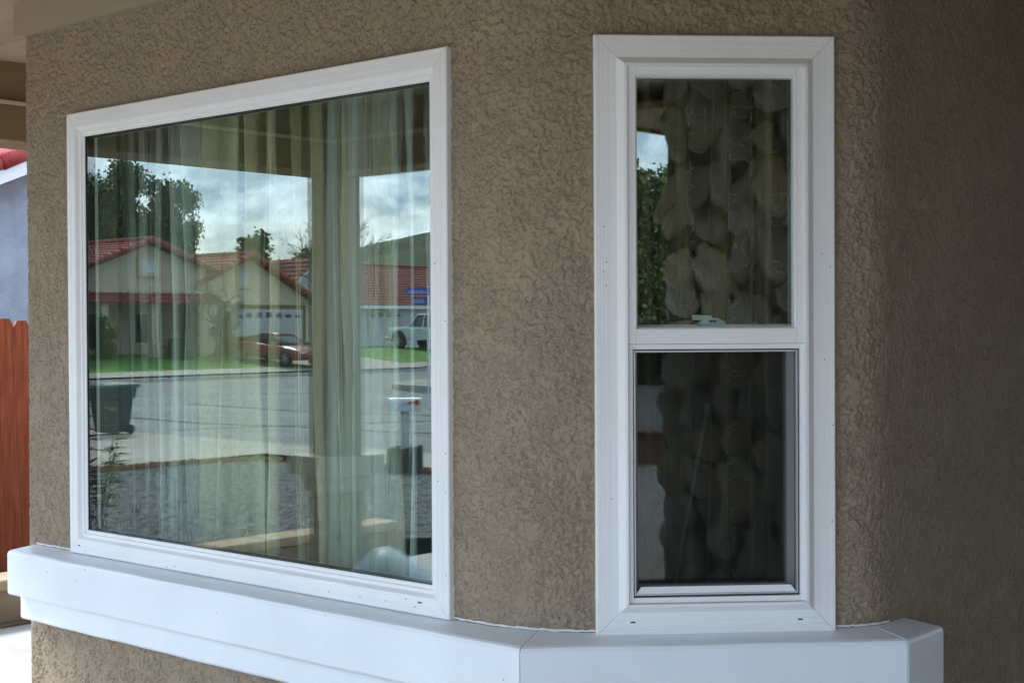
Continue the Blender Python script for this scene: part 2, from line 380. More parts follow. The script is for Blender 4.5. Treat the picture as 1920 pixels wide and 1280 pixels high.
def stucco_h(u, z, f3):
    wu = u + .006 * gn(u / .018 + 9, z / .018); wz = z + .006 * gn(u / .018, z / .018 + 31)
    sz = 1 - .3 * f3
    n = gn(wu / .0145, wz * sz / .016) + .6 * gn(wu / .008 + 50, wz * sz / .0085) + .7 * gn(wu / .034 + 7, wz / .036 + 3)
    low = gn(u / .09 + 3, z / .11 + 5) + .6 * gn(u / .045 + 13, z / .05) + .7 * gn(u / .30, z / .34 + 77) + .25 * np.clip((1.5 - z) / .8, -1, 1)
    a = np.clip((n * 1.0 + .55 * low + .38) / .30, 0, 1); a = a * a * (3 - 2 * a)
    return (.0040 * a + .0006 * n + .003 * gn(u / .5, z / .6)) * (1 - .3 * f3)
f3 = np.clip((UU - U[np.argmin(np.abs(PX[:, 0] - c2[20][0].x) + np.abs(PX[:, 1] - c2[20][0].y))]) / .1, 0, 1)
H = stucco_h(UU, ZZ, f3) - .0040
VX = PX[:, 0][:, None] + PN[:, 0][:, None] * H; VY = PX[:, 1][:, None] + PN[:, 1][:, None] * H
VV = np.stack([VX, VY, ZZ], -1).reshape(-1, 3)
# window openings
W1 = dict(x0=-4.687, x1=-2.770, z0=.872, z1=2.472, y=2.910)
Q2 = Vector((-2.3456, 3.0331, 0)); W2w, W2z0, W2z1 = .6507, .866, 2.4655
um = (U[:-1] + U[1:]) / 2; pm_ = (PX[:-1] + PX[1:]) / 2; zm = (ZS[:-1] + ZS[1:]) / 2
on1 = (np.abs(pm_[:, 1] - WALLY) < .004) & (pm_[:, 0] > W1['x0'] + .03) & (pm_[:, 0] < W1['x1'] - .03)
s2 = (pm_[:, 0] - Q2.x) * S5 + (pm_[:, 1] - Q2.y) * S5
on2 = (s2 > .03) & (s2 < W2w - .03) & (pm_[:, 0] > -2.5) & (pm_[:, 0] < -1.84)
keep = ~((on1[:, None] & (zm > W1['z0'] + .03)[None] & (zm < W1['z1'] - .03)[None]) | (on2[:, None] & (zm > W2z0 + .03)[None] & (zm < W2z1 - .03)[None]))
gridmesh('wall', VV, len(U), len(ZS), STUCCO, house, keep)
cw = MB()   # plain continuations out of the camera's sight
cw.box(LX, 3.1, 0, LX + .15, 12, 3.0); cw.box(LX + .01, WALLY + .006, 0, C12.x, WALLY + .12, .285)
cw.obox(C12 + Vector((0, .01, 0)), E2 * .93, -N2 * .11, (0, 0, .285)); cw.box(F3X - .12, 3.59, 0, F3X - .006, 4.72, .285)
cw.box(F3X - .12, 4.715, 0, F3X, 8.0, 3.0)
cw.box(LX + .02, WALLY + .006, 2.925, C12.x, WALLY + .12, 3.05); cw.obox(C12 + Vector((0, .01, 2.925)), E2 * .93, -N2 * .11, (0, 0, .12)); cw.box(F3X - .12, 3.59, 2.925, F3X - .006, 4.72, 3.05)
cw.build('wall', STUCCO, house)
# interior shell
iw = MB(); yi0, yi1 = WALLY + .02, WALLY + .16
for (x0, x1, z0, z1) in ((LX + .16, W1['x0'] + .05, 0, 2.9), (W1['x1'] - .05, C12.x - .08, 0, 2.9), (W1['x0'] + .05, W1['x1'] - .05, 0, W1['z0'] + .05), (W1['x0'] + .05, W1['x1'] - .05, W1['z1'] - .05, 2.9)):
    iw.box(x0, yi0, z0, x1, yi1, z1)
O2 = Q2 - N2 * .06
for (s0, s1_, z0, z1) in ((-.12, .05, 0, 2.9), (W2w - .05, W2w + .09, 0, 2.9), (.05, W2w - .05, 0, W2z0 + .05), (.05, W2w - .05, W2z1 - .05, 2.9)):
    iw.obox(O2 + E2 * s0 + Vector((0, 0, z0)), E2 * (s1_ - s0), -N2 * .12, (0, 0, z1 - z0))
iw.box(LX + .15, 3.0, -.02, F3X - .12, 8, .03); iw.box(LX + .15, 3.0, 2.75, F3X - .12, 8, 2.9); iw.box(LX + .15, 7.9, 0, F3X - .12, 8, 2.9)
iw.build('room_wall', ROOM, house)

# --- swept frame pieces
def frame_pts(O, e, n, w_, z0, z1):
    return lambda s, d, z: O + e * s - n * d + Vector((0, 0, z))
def sweep(parent, name, P, w_, z0, z1, prof_, m, sides='LRTB', gap=.0006, smooth=False, bot=None):
    for sd_ in sides:
        mb = MB(); n_ = len(prof_)
        for (i, d) in prof_:
            if sd_ == 'L': a, b = P(i, d, z0 + i + gap), P(i, d, z1 - i - gap)
            if sd_ == 'R': a, b = P(w_ - i, d, z0 + i + gap), P(w_ - i, d, z1 - i - gap)
            if sd_ == 'T': a, b = P(i + gap, d, z1 - i), P(w_ - i - gap, d, z1 - i)
            if sd_ == 'B': a, b = P(i + gap, d, z0 + i), P(w_ - i - gap, d, z0 + i)
            mb.v += [tuple(a), tuple(b)]
        for k in range(n_ - 1):
            q = (2 * k, 2 * k + 1, 2 * k + 3, 2 * k + 2); mb.f.append(q if sd_ in 'RB' else q[::-1])
        q = (2 * n_ - 2, 2 * n_ - 1, 1, 0); mb.f.append(q if sd_ in 'RB' else q[::-1])
        mb.f.append(tuple(range(0, 2 * n_, 2))); mb.f.append(tuple(range(1, 2 * n_, 2))[::-1])
        mb.build(name, m, parent)
def groove(i, d, wd=.0012, dp=.0012): return [(i - wd, d), (i - wd * .3, d + dp), (i + wd * .3, d + dp), (i + wd, d)]
# picture window
pw = part('picture_window', house, 'large white framed picture window reflecting the street')
P1 = frame_pts(Vector((W1['x0'], W1['y'], 0)), dX, Vector((0, -1, 0)), 0, 0, 0); w1 = W1['x1'] - W1['x0']
pr = [(.0, .075), (.0, .003), (.003, 0)] + groove(.020, 0) + groove(.027, 0) + groove(.043, 0) + [(.052, 0), (.054, .002), (.062, .013), (.064, .014), (.072, .014), (.0735, .016), (.075, .019), (.084, .020), (.086, .022), (.086, .075)]
sweep(pw, 'casing', P1, w1, W1['z0'], W1['z1'], pr, VINYL)
pb = [(.0862, .024), (.0885, .0245), (.0885, .060), (.0862, .060)]
sweep(pw, 'gasket', P1, w1, W1['z0'], W1['z1'], pb, BLACK)
def pane(parent, P, s0, s1_, z0, z1, d0, d1, m, name='glass_pane'):
    mb = MB()
    mb.v = [tuple(P(s, d, z)) for d in (d0, d1) for (s, z) in ((s0, z0), (s1_, z0), (s1_, z1), (s0, z1))]
    mb.f = [(0, 1, 2, 3), (7, 6, 5, 4), (0, 4, 5, 1), (1, 5, 6, 2), (2, 6, 7, 3), (3, 7, 4, 0)]
    return mb.build(name, m, parent)
pane(pw, P1, .087, w1 - .087, W1['z0'] + .087, W1['z1'] - .087, .027, .044, GLASS)
def slot(parent, P, s, z, wd=.02, hg=.004, d=0): pane(parent, P, s - wd / 2, s + wd / 2, z - hg / 2, z + hg / 2, d - .0006, d + .001, BLACK, 'weep_slot')
slot(pw, P1, w1 - .115, W1['z0'] + .036, .016); slot(pw, P1, .06, W1['z0'] + .03, .012)
# sash window
sw = part('sash_window', house, 'tall narrow white single hung window with insect screen below')
P2 = frame_pts(Q2, E2, N2, 0, 0, 0)
pr2 = [(.0, .03), (.0, .003), (.003, 0)] + groove(.016, 0) + groove(.024, 0) + groove(.040, 0) + [(.060, 0), (.062, -.002), (.078, -.018), (.085, -.019), (.086, -.017), (.086, .09)]
sweep(sw, 'casing', P2, W2w, W2z0, W2z1, pr2, VINYL)
def sub(P, s0): return lambda s, d, z: P(s + s0, d, z)
P3 = sub(P2, .0865); w3 = W2w - 2 * .0865; US0, US1 = 1.6435, W2z1 - .0865; LS0 = W2z0 + .0865
# upper sash: stiles, head rail and meeting rail
def rails(parent, name, P, w_, z0, z1, wd, bot, d0, d1, m, top=None):
    top = top or wd
    pane(parent, P, 0, wd, z0, z1, d0, d1, m, name); pane(parent, P, w_ - wd, w_, z0, z1, d0, d1, m, name)
    pane(parent, P, wd + .0005, w_ - wd - .0005, z1 - top, z1, d0 + .0006, d1, m, name); pane(parent, P, wd + .0005, w_ - wd - .0005, z0, z0 + bot, d0 + .0006, d1, m, name)
rails(sw, 'upper_sash', P3, w3, US0, US1, .022, .039, -.010, .05, VINYL)
prb = [(.022, .006), (.022, -.004), (.0235, -.006), (.0265, -.003), (.0275, .02), (.022, .02)]
def beads(parent, name, P, s0, s1_, z0, z1, m):
    PP = sub(P, s0 - .022); sweep(parent, name, PP, s1_ - s0 + .044, z0 - .022, z1 + .022, prb, m, gap=0)
beads(sw, 'glazing_bead', P3, .022, w3 - .022, US0 + .039, US1 - .022, VINYL)
pane(sw, P3, .0265, w3 - .0265, US0 + .0435, US1 - .0265, .012, .030, GLASS2)
# lower opening: side tracks, screen, inner sash
rails(sw, 'track', P3, w3, LS0 + .0005, US0 - .0012, .013, .014, -.006, .09, VINYL)
rails(sw, 'screen_gasket', sub(P3, .0132), w3 - .0264, LS0 + .015, US0 - .0142, .0035, .0035, .004, .02, BLACK)
rails(sw, 'screen_frame', sub(P3, .0168), w3 - .0336, LS0 + .0188, US0 - .018, .0045, .0045, .002, .016, ALU)
scm = bpy.data.materials.new('insect_screen'); scm.use_nodes = True; t = scm.node_tree; t.nodes.clear()
d_ = N('ShaderNodeBsdfDiffuse', t); d_.inputs[0].default_value = (.012, .012, .013, 1); tr_ = N('ShaderNodeBsdfTransparent', t); m_ = N('ShaderNodeMixShader', t); m_.inputs[0].default_value = .52
L(d_.outputs[0], m_.inputs[2], t); L(tr_.outputs[0], m_.inputs[1], t); o_ = N('ShaderNodeOutputMaterial', t); L(m_.outputs[0], o_.inputs[0], t)
mb = MB(); mb.quad(P3(.0215, .010, LS0 + .0235), P3(w3 - .0215, .010, LS0 + .0235), P3(w3 - .0215, .010, US0 - .0225), P3(.0215, .010, US0 - .0225)); mb.build('insect_screen', scm, sw)
P4 = sub(P3, .014)
rails(sw, 'lower_sash', P4, w3 - .028, LS0 + .016, US0 + .051, .020, .022, .052, .085, VINYL)
pane(sw, P4, .0205, w3 - .0485, LS0 + .0385, US0 + .0305, .060, .076, GLASS2)
mb = MB()    # bevelled bottom rail of the screen
mb.v = [tuple(P3(s, d, z)) for (s, d, z) in ((.0215, .0045, LS0 + .0236), (w3 - .0215, .0045, LS0 + .0236), (w3 - .036, .0095, LS0 + .041), (.036, .0095, LS0 + .041))]; mb.f = [(0, 1, 2, 3)]
mb.build('screen_bottom_rail', VINYL, sw)
# sash lock on the lower sash's top rail
sm_ = w3 * .47; zb = US0 + .051
LOCK = mat('lock_enamel', (.66, .74, .70), .35, .03, 5)
lk = MB(); lk.prism([(0, 0), (.082, 0), (.078, .008), (.056, .018), (.028, .018), (.012, .010)], 1, 0, .03)
def toP(mbx, s0, d0, z0):
    mbx.v = [tuple(P3(s0 + x, d0 + y, z0 + z)) for (x, y, z) in mbx.v]; return mbx
toP(lk, sm_ - .03, .042, zb).build('sash_lock', LOCK, sw)
lk = MB(); lk.prism([(0, .012), (.052, .012), (.052, .024), (0, .026)], 1, 0, .012); toP(lk, sm_ - .042, .034, zb).build('lock_lever', LOCK, sw)
lk = MB(); lk.box(.0, 0, .006, .02, .002, .012); toP(lk, sm_ + .005, .0405, zb).build('lock_slot', BLACK, sw)
for (s_, z_) in ((.098, W2z0 + .035), (W2w - .098, W2z0 + .035)): slot(sw, P2, s_, z_, .013)
random.seed(11)   # fastener heads and specks left on the vinyl
for k in range(10):
    s_ = random.choice((random.uniform(.006, .05), W2w - random.uniform(.006, .05))); slot(sw, P2, s_, random.uniform(W2z0 + .1, W2z1 - .1), .0028, .0028)
for k in range(14):
    if k < 8: slot(pw, P1, random.uniform(.1, w1 - .1), W1['z0'] + random.uniform(.006, .045), .0035, .0028)
    else: slot(pw, P1, w1 - random.uniform(.006, .05), random.uniform(W1['z0'] + .05, W1['z1'] - .3), .0028, .0028)

# --- moulded ledge
def ledge(pts2d_front, name='ledge'): pass
LP = [(0.06, .876), (-.100, .861), (-.110, .857), (-.115, .848), (-.115, .705), (-.110, .696), (-.10, .694), (-.066, .694), (-.062, .690), (-.062, .606), (-.056, .597), (.0, .595), (.06, .595)]
def ledge_seg(A, dA, B, dB, name, capA=False, capB=False, nn=60):
    # A,B: functions offset -> xy point at each end
    mb = MB(); npf = len(LP)
    for k in range(nn + 1):
        t = k / nn
        for (o_, z) in LP:
            a, b = A(o_), B(o_); p = a + (b - a) * t
            wob = .0007 * math.sin(p.x * 9.3 + p.y * 7 + z * 3) + .0005 * math.sin(p.x * 23 + z * 11)
            mb.v.append((p.x, p.y, z + (wob if o_ < .05 else 0)))
    for k in range(nn):
        for i in range(npf - 1): mb.f.append((k * npf + i, k * npf + i + 1, (k + 1) * npf + i + 1, (k + 1) * npf + i))
    mb.f.append(tuple(range(npf))[::-1]); mb.f.append(tuple(nn * npf + i for i in range(npf)))
    o = mb.build(name, LEDGE, house, bevel=.006); return o
def isect(o_):  # F1 line y=WALLY+o, F2 line offset o inward
    y = WALLY + o_; q = C12 - N2 * o_; x = q.x + (y - q.y); return Vector((x, y, 0))
def isect2(o_):
    x = F3X - o_; q = C23 - N2 * o_; return Vector((x, q.y + (x - q.x), 0))
ledge_seg(lambda o_: Vector((-4.962, WALLY + o_, 0)), None, isect, None, 'ledge')
ledge_seg(lambda o_: isect(o_) + E2 * .0015, None, lambda o_: isect2(o_) - E2 * .001, None, 'ledge')
ledge_seg(lambda o_: isect2(o_) + dY * .001, None, lambda o_: Vector((F3X - o_, 3.76, 0)), None, 'ledge', nn=10)
# caulk bead where wall meets ledge
CAULK = mat('caulk', (.78, .79, .80), .6, .05, 40, .002, 90)
ck = [Vector((p.x, p.y, .8765)) + Vector((n_.x, n_.y, 0)) * .001 for p, n_ in prof[::3] if p.x > -4.95 and p.y < 3.67]
ck = [(v.x, v.y, v.z + random.uniform(-.0012, .0016)) for v in ck]
MB().tube(ck, [random.uniform(.0022, .0042) for _ in ck], 6).build('caulk', CAULK, house, True)

# --- porch: soffit boards, frieze, beams, column, roof
SZ = 2.985
k = 0; y0 = 9.0
yb = -.10
while yb < 8.0:
    mb = MB(); mb.box(-6.46, yb, SZ + random.uniform(0, .004), 1.2, yb + .232, SZ + .03); o = mb.build('soffit_board', SOFFIT, house, bevel=.004); yb += .237
mb = MB()
def frz(z0, z1, th):
    ptsA = [Vector((LX - .02, WALLY, 0)), C12, C23, Vector((F3X, 5.2, 0))]
    def off(o_): return [Vector((LX - .02 - .0, WALLY - o_, 0)), isect(-o_), isect2(-o_), Vector((F3X + o_, 5.2, 0))]
    o1, o0 = off(th), off(-.02)
    for i in range(3):
        b = len(mb.v)
        for z in (z0, z1):
            for p in (o0[i], o0[i + 1], o1[i + 1], o1[i]): mb.v.append((p.x, p.y, z))
        mb.f += [tuple(b + i_ for i_ in q) for q in ((0, 1, 2, 3), (7, 6, 5, 4), (0, 4, 5, 1), (1, 5, 6, 2), (2, 6, 7, 3), (3, 7, 4, 0))]
frz(2.80, 2.93, .022); frz(2.93, 2.984, .075)
mb.build('frieze_board', SOFFIT, house)
bx0, bx1, by0, by1 = -6.75, -6.44, -.18, .12
def beam(x0, y0, x1, y1, along):
    mb = MB(); mb.box(x0, y0, 2.60, x1, y1, 2.775); mb.build('beam', BEAM, house, bevel=.006)
    i = .012
    if along == 'y': mb = MB(); mb.box(x0 + i, y0, 2.795, x1 - i, y1, 3.02)
    else: mb = MB(); mb.box(x0, y0 + i, 2.795, x1, y1 - i, 3.02)
    mb.build('beam', BEAM, house)
    mb = MB()
    if along == 'y': mb.box(x0 - .012, y0, 2.776, x1 + .012, y1, 2.794)
    else: mb.box(x0, y0 - .012, 2.776, x1, y1 + .012, 2.794)
    mb.build('beam_strip', BEAMTRIM, house)
beam(bx0, by0, bx1, 8.0, 'y'); beam(bx1 + .002, by0, 1.0, by1, 'x')
COLLAR = mat('collar_paint', (.40, .36, .30), .5, .06, 5)
cxm, cym = -6.57, -.03
col_ = MB(); col_.box(cxm - .115, cym - .115, 0, cxm + .115, cym + .115, 2.6); col_ = col_.build('column', STUCCO, house, bevel=.012)
mb = MB(); mb.box(cxm - .21, cym - .21, .79, cxm + .21, cym + .21,   .91); mb.build('collar', COLLAR, col_, bevel=.008)
mb = MB(); mb.box(cxm - .15, cym - .15, .69, cxm + .15, cym + .15, .789); mb.build('collar', COLLAR, col_, bevel=.008)
TILE = mat('roof_tile', (.33, .085, .06), .85, .28, 1.2, .02, 6, detail=6)
mb = MB(); mb.prism([(-.45, 3.03), (-.45, 3.10), (6.0, 5.0), (12.5, 3.10), (12.5, 3.03)], 0, -7.0, 1.0); mb.prism([(.35, 3.03), (.35, 3.10), (6.0, 5.0), (12.5, 3.10), (12.5, 3.03)], 0, 1.002, 8.3); mb.build('roof', TILE, house)
mb = MB(); mb.box(1.003, .33, 2.84, 8.35, .36, 3.12); mb.build('fascia', BEAM, house)
mb = MB(); mb.box(1.003, .362, 2.86, 8.3, .95, 2.90); mb.build('eave_soffit', BEAM, house)
mb = MB(); mb.box(-2.4, -1.0, 3.035, 1.0, -.452, 3.10); mb.build('roof', BEAM, house)  # added overhang slab out of view, put there to shade the angled window side
# garage wing with river-stone corner
GXL, GYF = 1.0, .95
mb = MB(); mb.box(3.0, 2.05, 0, 8, 12, 3.02); gw = mb.build('garage_wall', STUCCO, house)
mb = MB(); mb.box(GXL + .08, GYF + .08, 0, 1.55, 2.0, 3.02); mb.build('pier', STUCCO, house)
MORT = mat('stone_mortar', (.085, .072, .055), .95, .25, 9, .006, 60)
mb = MB(); mb.box(GXL, GYF, 0, GXL + .079, 2.0, 2.98); mb.box(GXL + .08, GYF, 0, 1.55, GYF + .079, 2.98); sv = mb.build('stone_veneer', MORT, house)
ROCK = [mat('river_rock_a', (.50, .46, .40), .85, .35, 9, .012, 26), mat('river_rock_b', (.38, .34, .29), .85, .35, 9, .012, 26), mat('river_rock_c', (.54, .46, .35), .85, .35, 9, .012, 26)]
import bmesh
RM = []
for v_ in range(7):
    bm = bmesh.new(); bmesh.ops.create_icosphere(bm, subdivisions=3, radius=1)
    for q in bm.verts:
        n_ = gn(np.array([q.co.x * 1.1 + v_ * 5.3]), np.array([q.co.y * 1.1 + q.co.z * .8 + v_]))[0]; n2_ = gn(np.array([q.co.z * 1.9 + v_ * 2.3]), np.array([q.co.y * 1.9 - v_ * 4]))[0]; q.co *= 1 + .34 * n_ + .12 * n2_
    me = bpy.data.meshes.new('stone'); bm.to_mesh(me); bm.free(); me.polygons.foreach_set('use_smooth', [True] * len(me.polygons)); RM.append(me)
random.seed(5)
def stones(face, u0, u1):
    z = .02; row = 0
    while z < 2.9:
        hh = random.uniform(.14, .27); u = u0 - (.02 if face == 'x' else 0) + (0 if row % 2 else -.03)
        while u < u1:
            ww = random.choice((.13, .15, .18, .21, .24)) * random.uniform(.9, 1.1); me = RM[random.randrange(7)].copy(); me.materials.append(random.choice(ROCK))
            o = bpy.data.objects.new('stone', me); COL.objects.link(o); o.parent = sv
            cu, cz = u + ww / 2, z + hh / 2 + random.uniform(-.07, .07)
            loc = Vector((GXL - .005, cu, cz)) if face == 'x' else Vector((cu, GYF - .005, cz))
            o.location = loc - wl(sv); tilt = random.uniform(-.7, .7); ww_ = ww * random.uniform(.85, 1.05); hh_ = hh * random.uniform(.85, 1.25)
            if face == 'x': o.scale = (.045, ww_ * .52, hh_ * .56); o.rotation_euler = (tilt, 0, 0)
            else: o.scale = (ww_ * .52, .045, hh_ * .56); o.rotation_euler = (0, tilt, 0)
            u += ww
        z += hh * .93; row += 1
stones('x', GYF + .02, 1.85); stones('y', GXL + .05, 1.45)

# --- patio slabs
patio = MB(); patio.box(-7.5, -4.5, -.2, 14, 9, -.03); patio = struct(patio.build('patio', CONC2))
for ix, (xa, xb) in enumerate(((-7.48, -6.0), (-5.99, -4.0), (-3.99, -2.0), (-1.99, 0.5), (.51, 3), (3.01, 6), (6.01, 9), (9.01, 13.9))):
    for (ya, yb_) in ((-4.45, -2.4), (-2.39, -.3), (-.29, 1.3), (1.31, 2.9), (2.91, 5.2), (5.21, 8.9)):
        if xa > -5.1 and ya > 2.9 and xb < F3X + .3: continue
        mb = MB(); mb.box(xa + .003, ya + .003, -.05, xb - .003, yb_ - .003, 0); mb.build('slab', CONC2, patio)

# ------------------------------------------------------------------ curtains
def curtain(name, label, O, e, n, s0, s1, z0, z1, wave, amp, m, seed, d0=.0, taper=.0, nz=60, phase=0, group=None):
    rs = np.random.default_rng(seed)
    nu = int((s1 - s0) / .0045); s = np.linspace(s0, s1, nu); zv = np.linspace(z0, z1, nz)
    S, Z = np.meshgrid(s, zv, indexing='ij'); t = (Z - z0) / (z1 - z0)
    warp = .35 * wave * gn(S / (wave * 2.3) + seed * 3.1, Z / 1.6 + seed) + .12 * wave * gn(S / wave + seed, Z / .7)
    ph = (S + warp) / wave * 2 * np.pi + phase
    am = amp * (.72 + .5 * gn(S / (wave * 1.7) + seed * 7.7, Z * .25 + 3))
    d = am * (np.sin(ph) + .28 * np.sin(2 * ph + .8)) + .35 * amp * np.sin(ph * 2.7 + 2.2 * gn(S / .2 + seed, Z / 1.1)) * (.4 + .6 * t) + .003 * gn(S / .03, Z / .25 + seed)
    S2 = S + .35 * am * np.sin(2 * ph) + taper * (1 - t) * (S - s0) / (s1 - s0)
    def pos(S2, d, Z):
        return np.stack([O.x + e.x * S2 - n.x * (d0 + d), O.y + e.y * S2 - n.y * (d0 + d), Z], -1)
    base = O + e * ((s0 + s1) / 2) - n * d0; base = Vector((base.x, base.y, z0))
    root = thing(name, label, 'curtain', base, group)
    gridmesh('cloth', pos(S2, d, Z).reshape(-1, 3), nu, nz, m, root)
    hem = MB(); 
    k = slice(None, None, 4)
    hp = pos(S2, d, Z)[::4, 0]; hem.tube([tuple(q) for q in hp], .006, 5).build('hem', m, root, True)
    def surf(si, zi, lift):
        fi = np.clip((np.asarray(si) - s0) / (s1 - s0) * (nu - 1), 0, nu - 1.001); fj = np.clip((np.asarray(zi) - z0) / (z1 - z0) * (nz - 1), 0, nz - 1.001)
        i, j = fi.astype(int), fj.astype(int); a_, b_ = fi - i, fj - j
        bl = lambda M: (M[i, j] * (1 - a_) + M[i + 1, j] * a_) * (1 - b_) + (M[i, j + 1] * (1 - a_) + M[i + 1, j + 1] * a_) * b_
        return pos(bl(S2), bl(d) - lift, np.asarray(zi))
    return root, surf
OC1 = Vector((0, 3.19, 0)); NF1 = Vector((0, -1, 0))
curtain('sheer_curtain', 'pale blue-green sheer curtain at the left of the picture window', OC1, dX, NF1, -4.98, -4.30, .25, 2.68, 0.088, .036, SHEER, 2, taper=.05)
curtain('drape', 'olive damask drape hanging in the middle of the picture window', OC1 + Vector((0, .035, 0)), dX, NF1, -4.36, -3.30, .25, 2.68, .128, .052, DRAPE, 5, taper=-.03)
curtain('sheer_curtain', 'pale sheer curtain at the right edge of the picture window', OC1, dX, NF1, -3.585, -2.72, .25, 2.68, .085, .034, SHEER, 9)
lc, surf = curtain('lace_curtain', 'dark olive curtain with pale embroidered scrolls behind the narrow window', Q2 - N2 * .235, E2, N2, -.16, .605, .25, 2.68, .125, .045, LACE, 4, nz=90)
# embroidered scrollwork bands
def ribbon(pts, wid):
    V, F = [], []
    for i, (a, b) in enumerate(pts):
        a0, b0 = pts[max(0, i - 1)]; a1, b1 = pts[min(len(pts) - 1, i + 1)]
        dx_, dz_ = a1 - a0, b1 - b0; l_ = math.hypot(dx_, dz_) or 1; wv = .6 * wid * (1 - .75 * i / len(pts))
        V += [(a - dz_ / l_ * wv, b + dx_ / l_ * wv), (a + dz_ / l_ * wv, b - dx_ / l_ * wv)]
    for i in range(len(pts) - 1): F.append((2 * i, 2 * i + 1, 2 * i + 3, 2 * i + 2))
    return V, F
EV, EF = [], []
def add_rib(pts, wid):
    V, F = ribbon(pts, wid); b = len(EV); EV.extend(V); EF.extend([tuple(b + i for i in f) for f in F])
random.seed(21)
for (uc, sc) in ((.53, .62), (.455, .5), (.38, .45), (.31, .5), (.25, .42), (.19, .5), (.12, .42), (.06, .45), (0, .42), (-.06, .42)):
    z = .9; sgn = 1
    while z < 2.6:
        add_rib([(uc + sgn * sc * .012 * math.sin(q * 3.14), z + q * .15 * sc) for q in np.linspace(0, 1, 14)], .0035 * sc)
        for sg2 in (1, -1):
            r0 = .030 * sc * random.uniform(.8, 1.15); cx_, cz_ = uc + sg2 * sgn * .034 * sc, z + (.05 + .05 * (sg2 < 0)) * sc
            add_rib([(cx_ - sg2 * sgn * r0 * math.cos(a) * (1 - a / 9.5), cz_ + r0 * math.sin(a) * (1 - a / 9.5)) for a in np.linspace(0, 8.2, 40)], .0042 * sc)
            for lf in range(3):
                a = random.uniform(0, 6.28); x0, z0 = cx_ + r0 * math.cos(a), cz_ + r0 * math.sin(a)
                add_rib([(x0 + math.cos(a + .5 * q) * q * .03 * sc, z0 + math.sin(a + .5 * q) * q * .03 * sc) for q in np.linspace(0, 1, 8)], .006 * sc)
        z += .15 * sc; sgn = -sgn
EVa = np.array(EV); EVa[:, 0] = np.clip(EVa[:, 0], -.15, .595)
new('embroidery', [tuple(v) for v in surf(EVa[:, 0], EVa[:, 1], .0025)], EF, EMBROID, lc)
# draw wand
WAND = mat('wand_plastic', (.30, .32, .34), .4)
wd_ = Q2 - N2 * .17
wt = thing('draw_wand', 'thin grey draw wand leaning beside the lace curtain', 'curtain wand', wd_ + E2 * .2 + Vector((0, 0, .9)))
MB().tube([wd_ + E2 * .235 + Vector((0, 0, .93)), wd_ + E2 * .335 + Vector((0, 0, 1.45))], .005, 6).build('rod', WAND, wt, True)
MB().tube([wd_ + E2 * .335 + Vector((0, 0, 1.45)), wd_ + E2 * .338 + Vector((0, 0, 1.475))], .008, 6).build('hook', WAND, wt, True)

# ------------------------------------------------------------------ low block wall, fence, neighbour's house
BLOCK = mat('tan_block', (.34, .26, .19), .92, .14, 7, .003, 70); CAPM = mat('block_cap', (.46, .33, .225), .9, .10, 6, .002, 70)
lw = thing('block_wall', 'low tan block wall with flat cap stones beside the patio', 'garden wall', (-7.6, 2, 0))
bmesh_b = bmesh_c = None
def inst(parent, name, me, loc, rot=(0, 0, 0), scale=(1, 1, 1)):
    o = bpy.data.objects.new(name, me); COL.objects.link(o); o.parent = parent; o.location = loc; o.rotation_euler = rot; o.scale = scale; return o
def shared_box(name, a, b, c, m, bev=.006):
    bm = bmesh.new(); bmesh.ops.create_cube(bm, size=1.0)
    for v in bm.verts: v.co = Vector((v.co.x * a, v.co.y * b, v.co.z * c))
    if bev: bmesh.ops.bevel(bm, geom=bm.edges[:], offset=bev, segments=1, affect='EDGES')
    me = bpy.data.meshes.new(name); bm.to_mesh(me); bm.free(); me.materials.append(m); return me
mbk = shared_box('block', .18, .392, .188, BLOCK); mcp = shared_box('cap', .26, .392, .062, CAPM, .008)
mbm = MB(); mbm.box(-7.745, -1.6, -.3, -7.575, 10, .195); mbm.build('core', mat('mortar', (.25, .23, .21), .95), lw)
for k in range(29):
    y = -1.4 + .4 * k
    inst(lw, 'block', mbk, (-7.66 + 7.6, y - 2, .10)); inst(lw, 'cap_stone', mcp, (-7.65 + 7.6, y - 2 + .1, .232 + random.uniform(-.002, .002)))
    if k % 1 == 0: inst(lw, 'block', mbk, (-7.66 + 7.6, y - 2 + .2, -.095))
FW = [mat('redwood_%d' % i, c, .75, .5, 5, .003, 40, stretch=(9, 9, .6), detail=8) for i, c in enumerate(((.44, .12, .042), (.36, .095, .036), (.50, .15, .05)))]
fc = thing('wooden_fence', 'redwood stained picket fence with dog-eared tops beyond the block wall', 'fence', (-9.1, 6, 0))
FM = []
for m_ in FW:
    mb = MB(); mb.prism([(-.058, 0), (.058, 0), (.058, 1.70), (.034, 1.745), (-.034, 1.745), (-.058, 1.70)], 0, -.009, .009)
    me = bpy.data.meshes.new('picket'); me.from_pydata(mb.v, [], mb.f); me.materials.append(m_); FM.append(me)
for k in range(50):
    inst(fc, 'picket', FM[random.choice((0, 0, 1, 2))], (random.uniform(-.004, .004), 2.6 + .122 * k - 6, random.uniform(-.012, .012) + .0), (0, 0, random.uniform(-.03, .03)))
for z in (.35, 1.35):
    mb = MB(); mb.box(-9.16, 2.5, z, -9.115, 8.8, z + .09); mb.build('rail', FW[1], fc)
NWALL = mat('blue_grey_stucco', (.31, .34, .40), .9, .2, 3.5, .010, 45); FASC = mat('white_fascia', (.78, .79, .81), .6, .03, 4)
NTILE = mat('red_tile', (.34, .045, .045), .7, .25, 6, .01, 20)
nb = thing('neighbour_house', 'blue-grey stucco house next door with white fascia and red tile roof', 'house', (-14, 9, 0))
rk = lambda y: 3.22 + .42 * (y - 7.88)
YE, YP = 5.9, 11.0
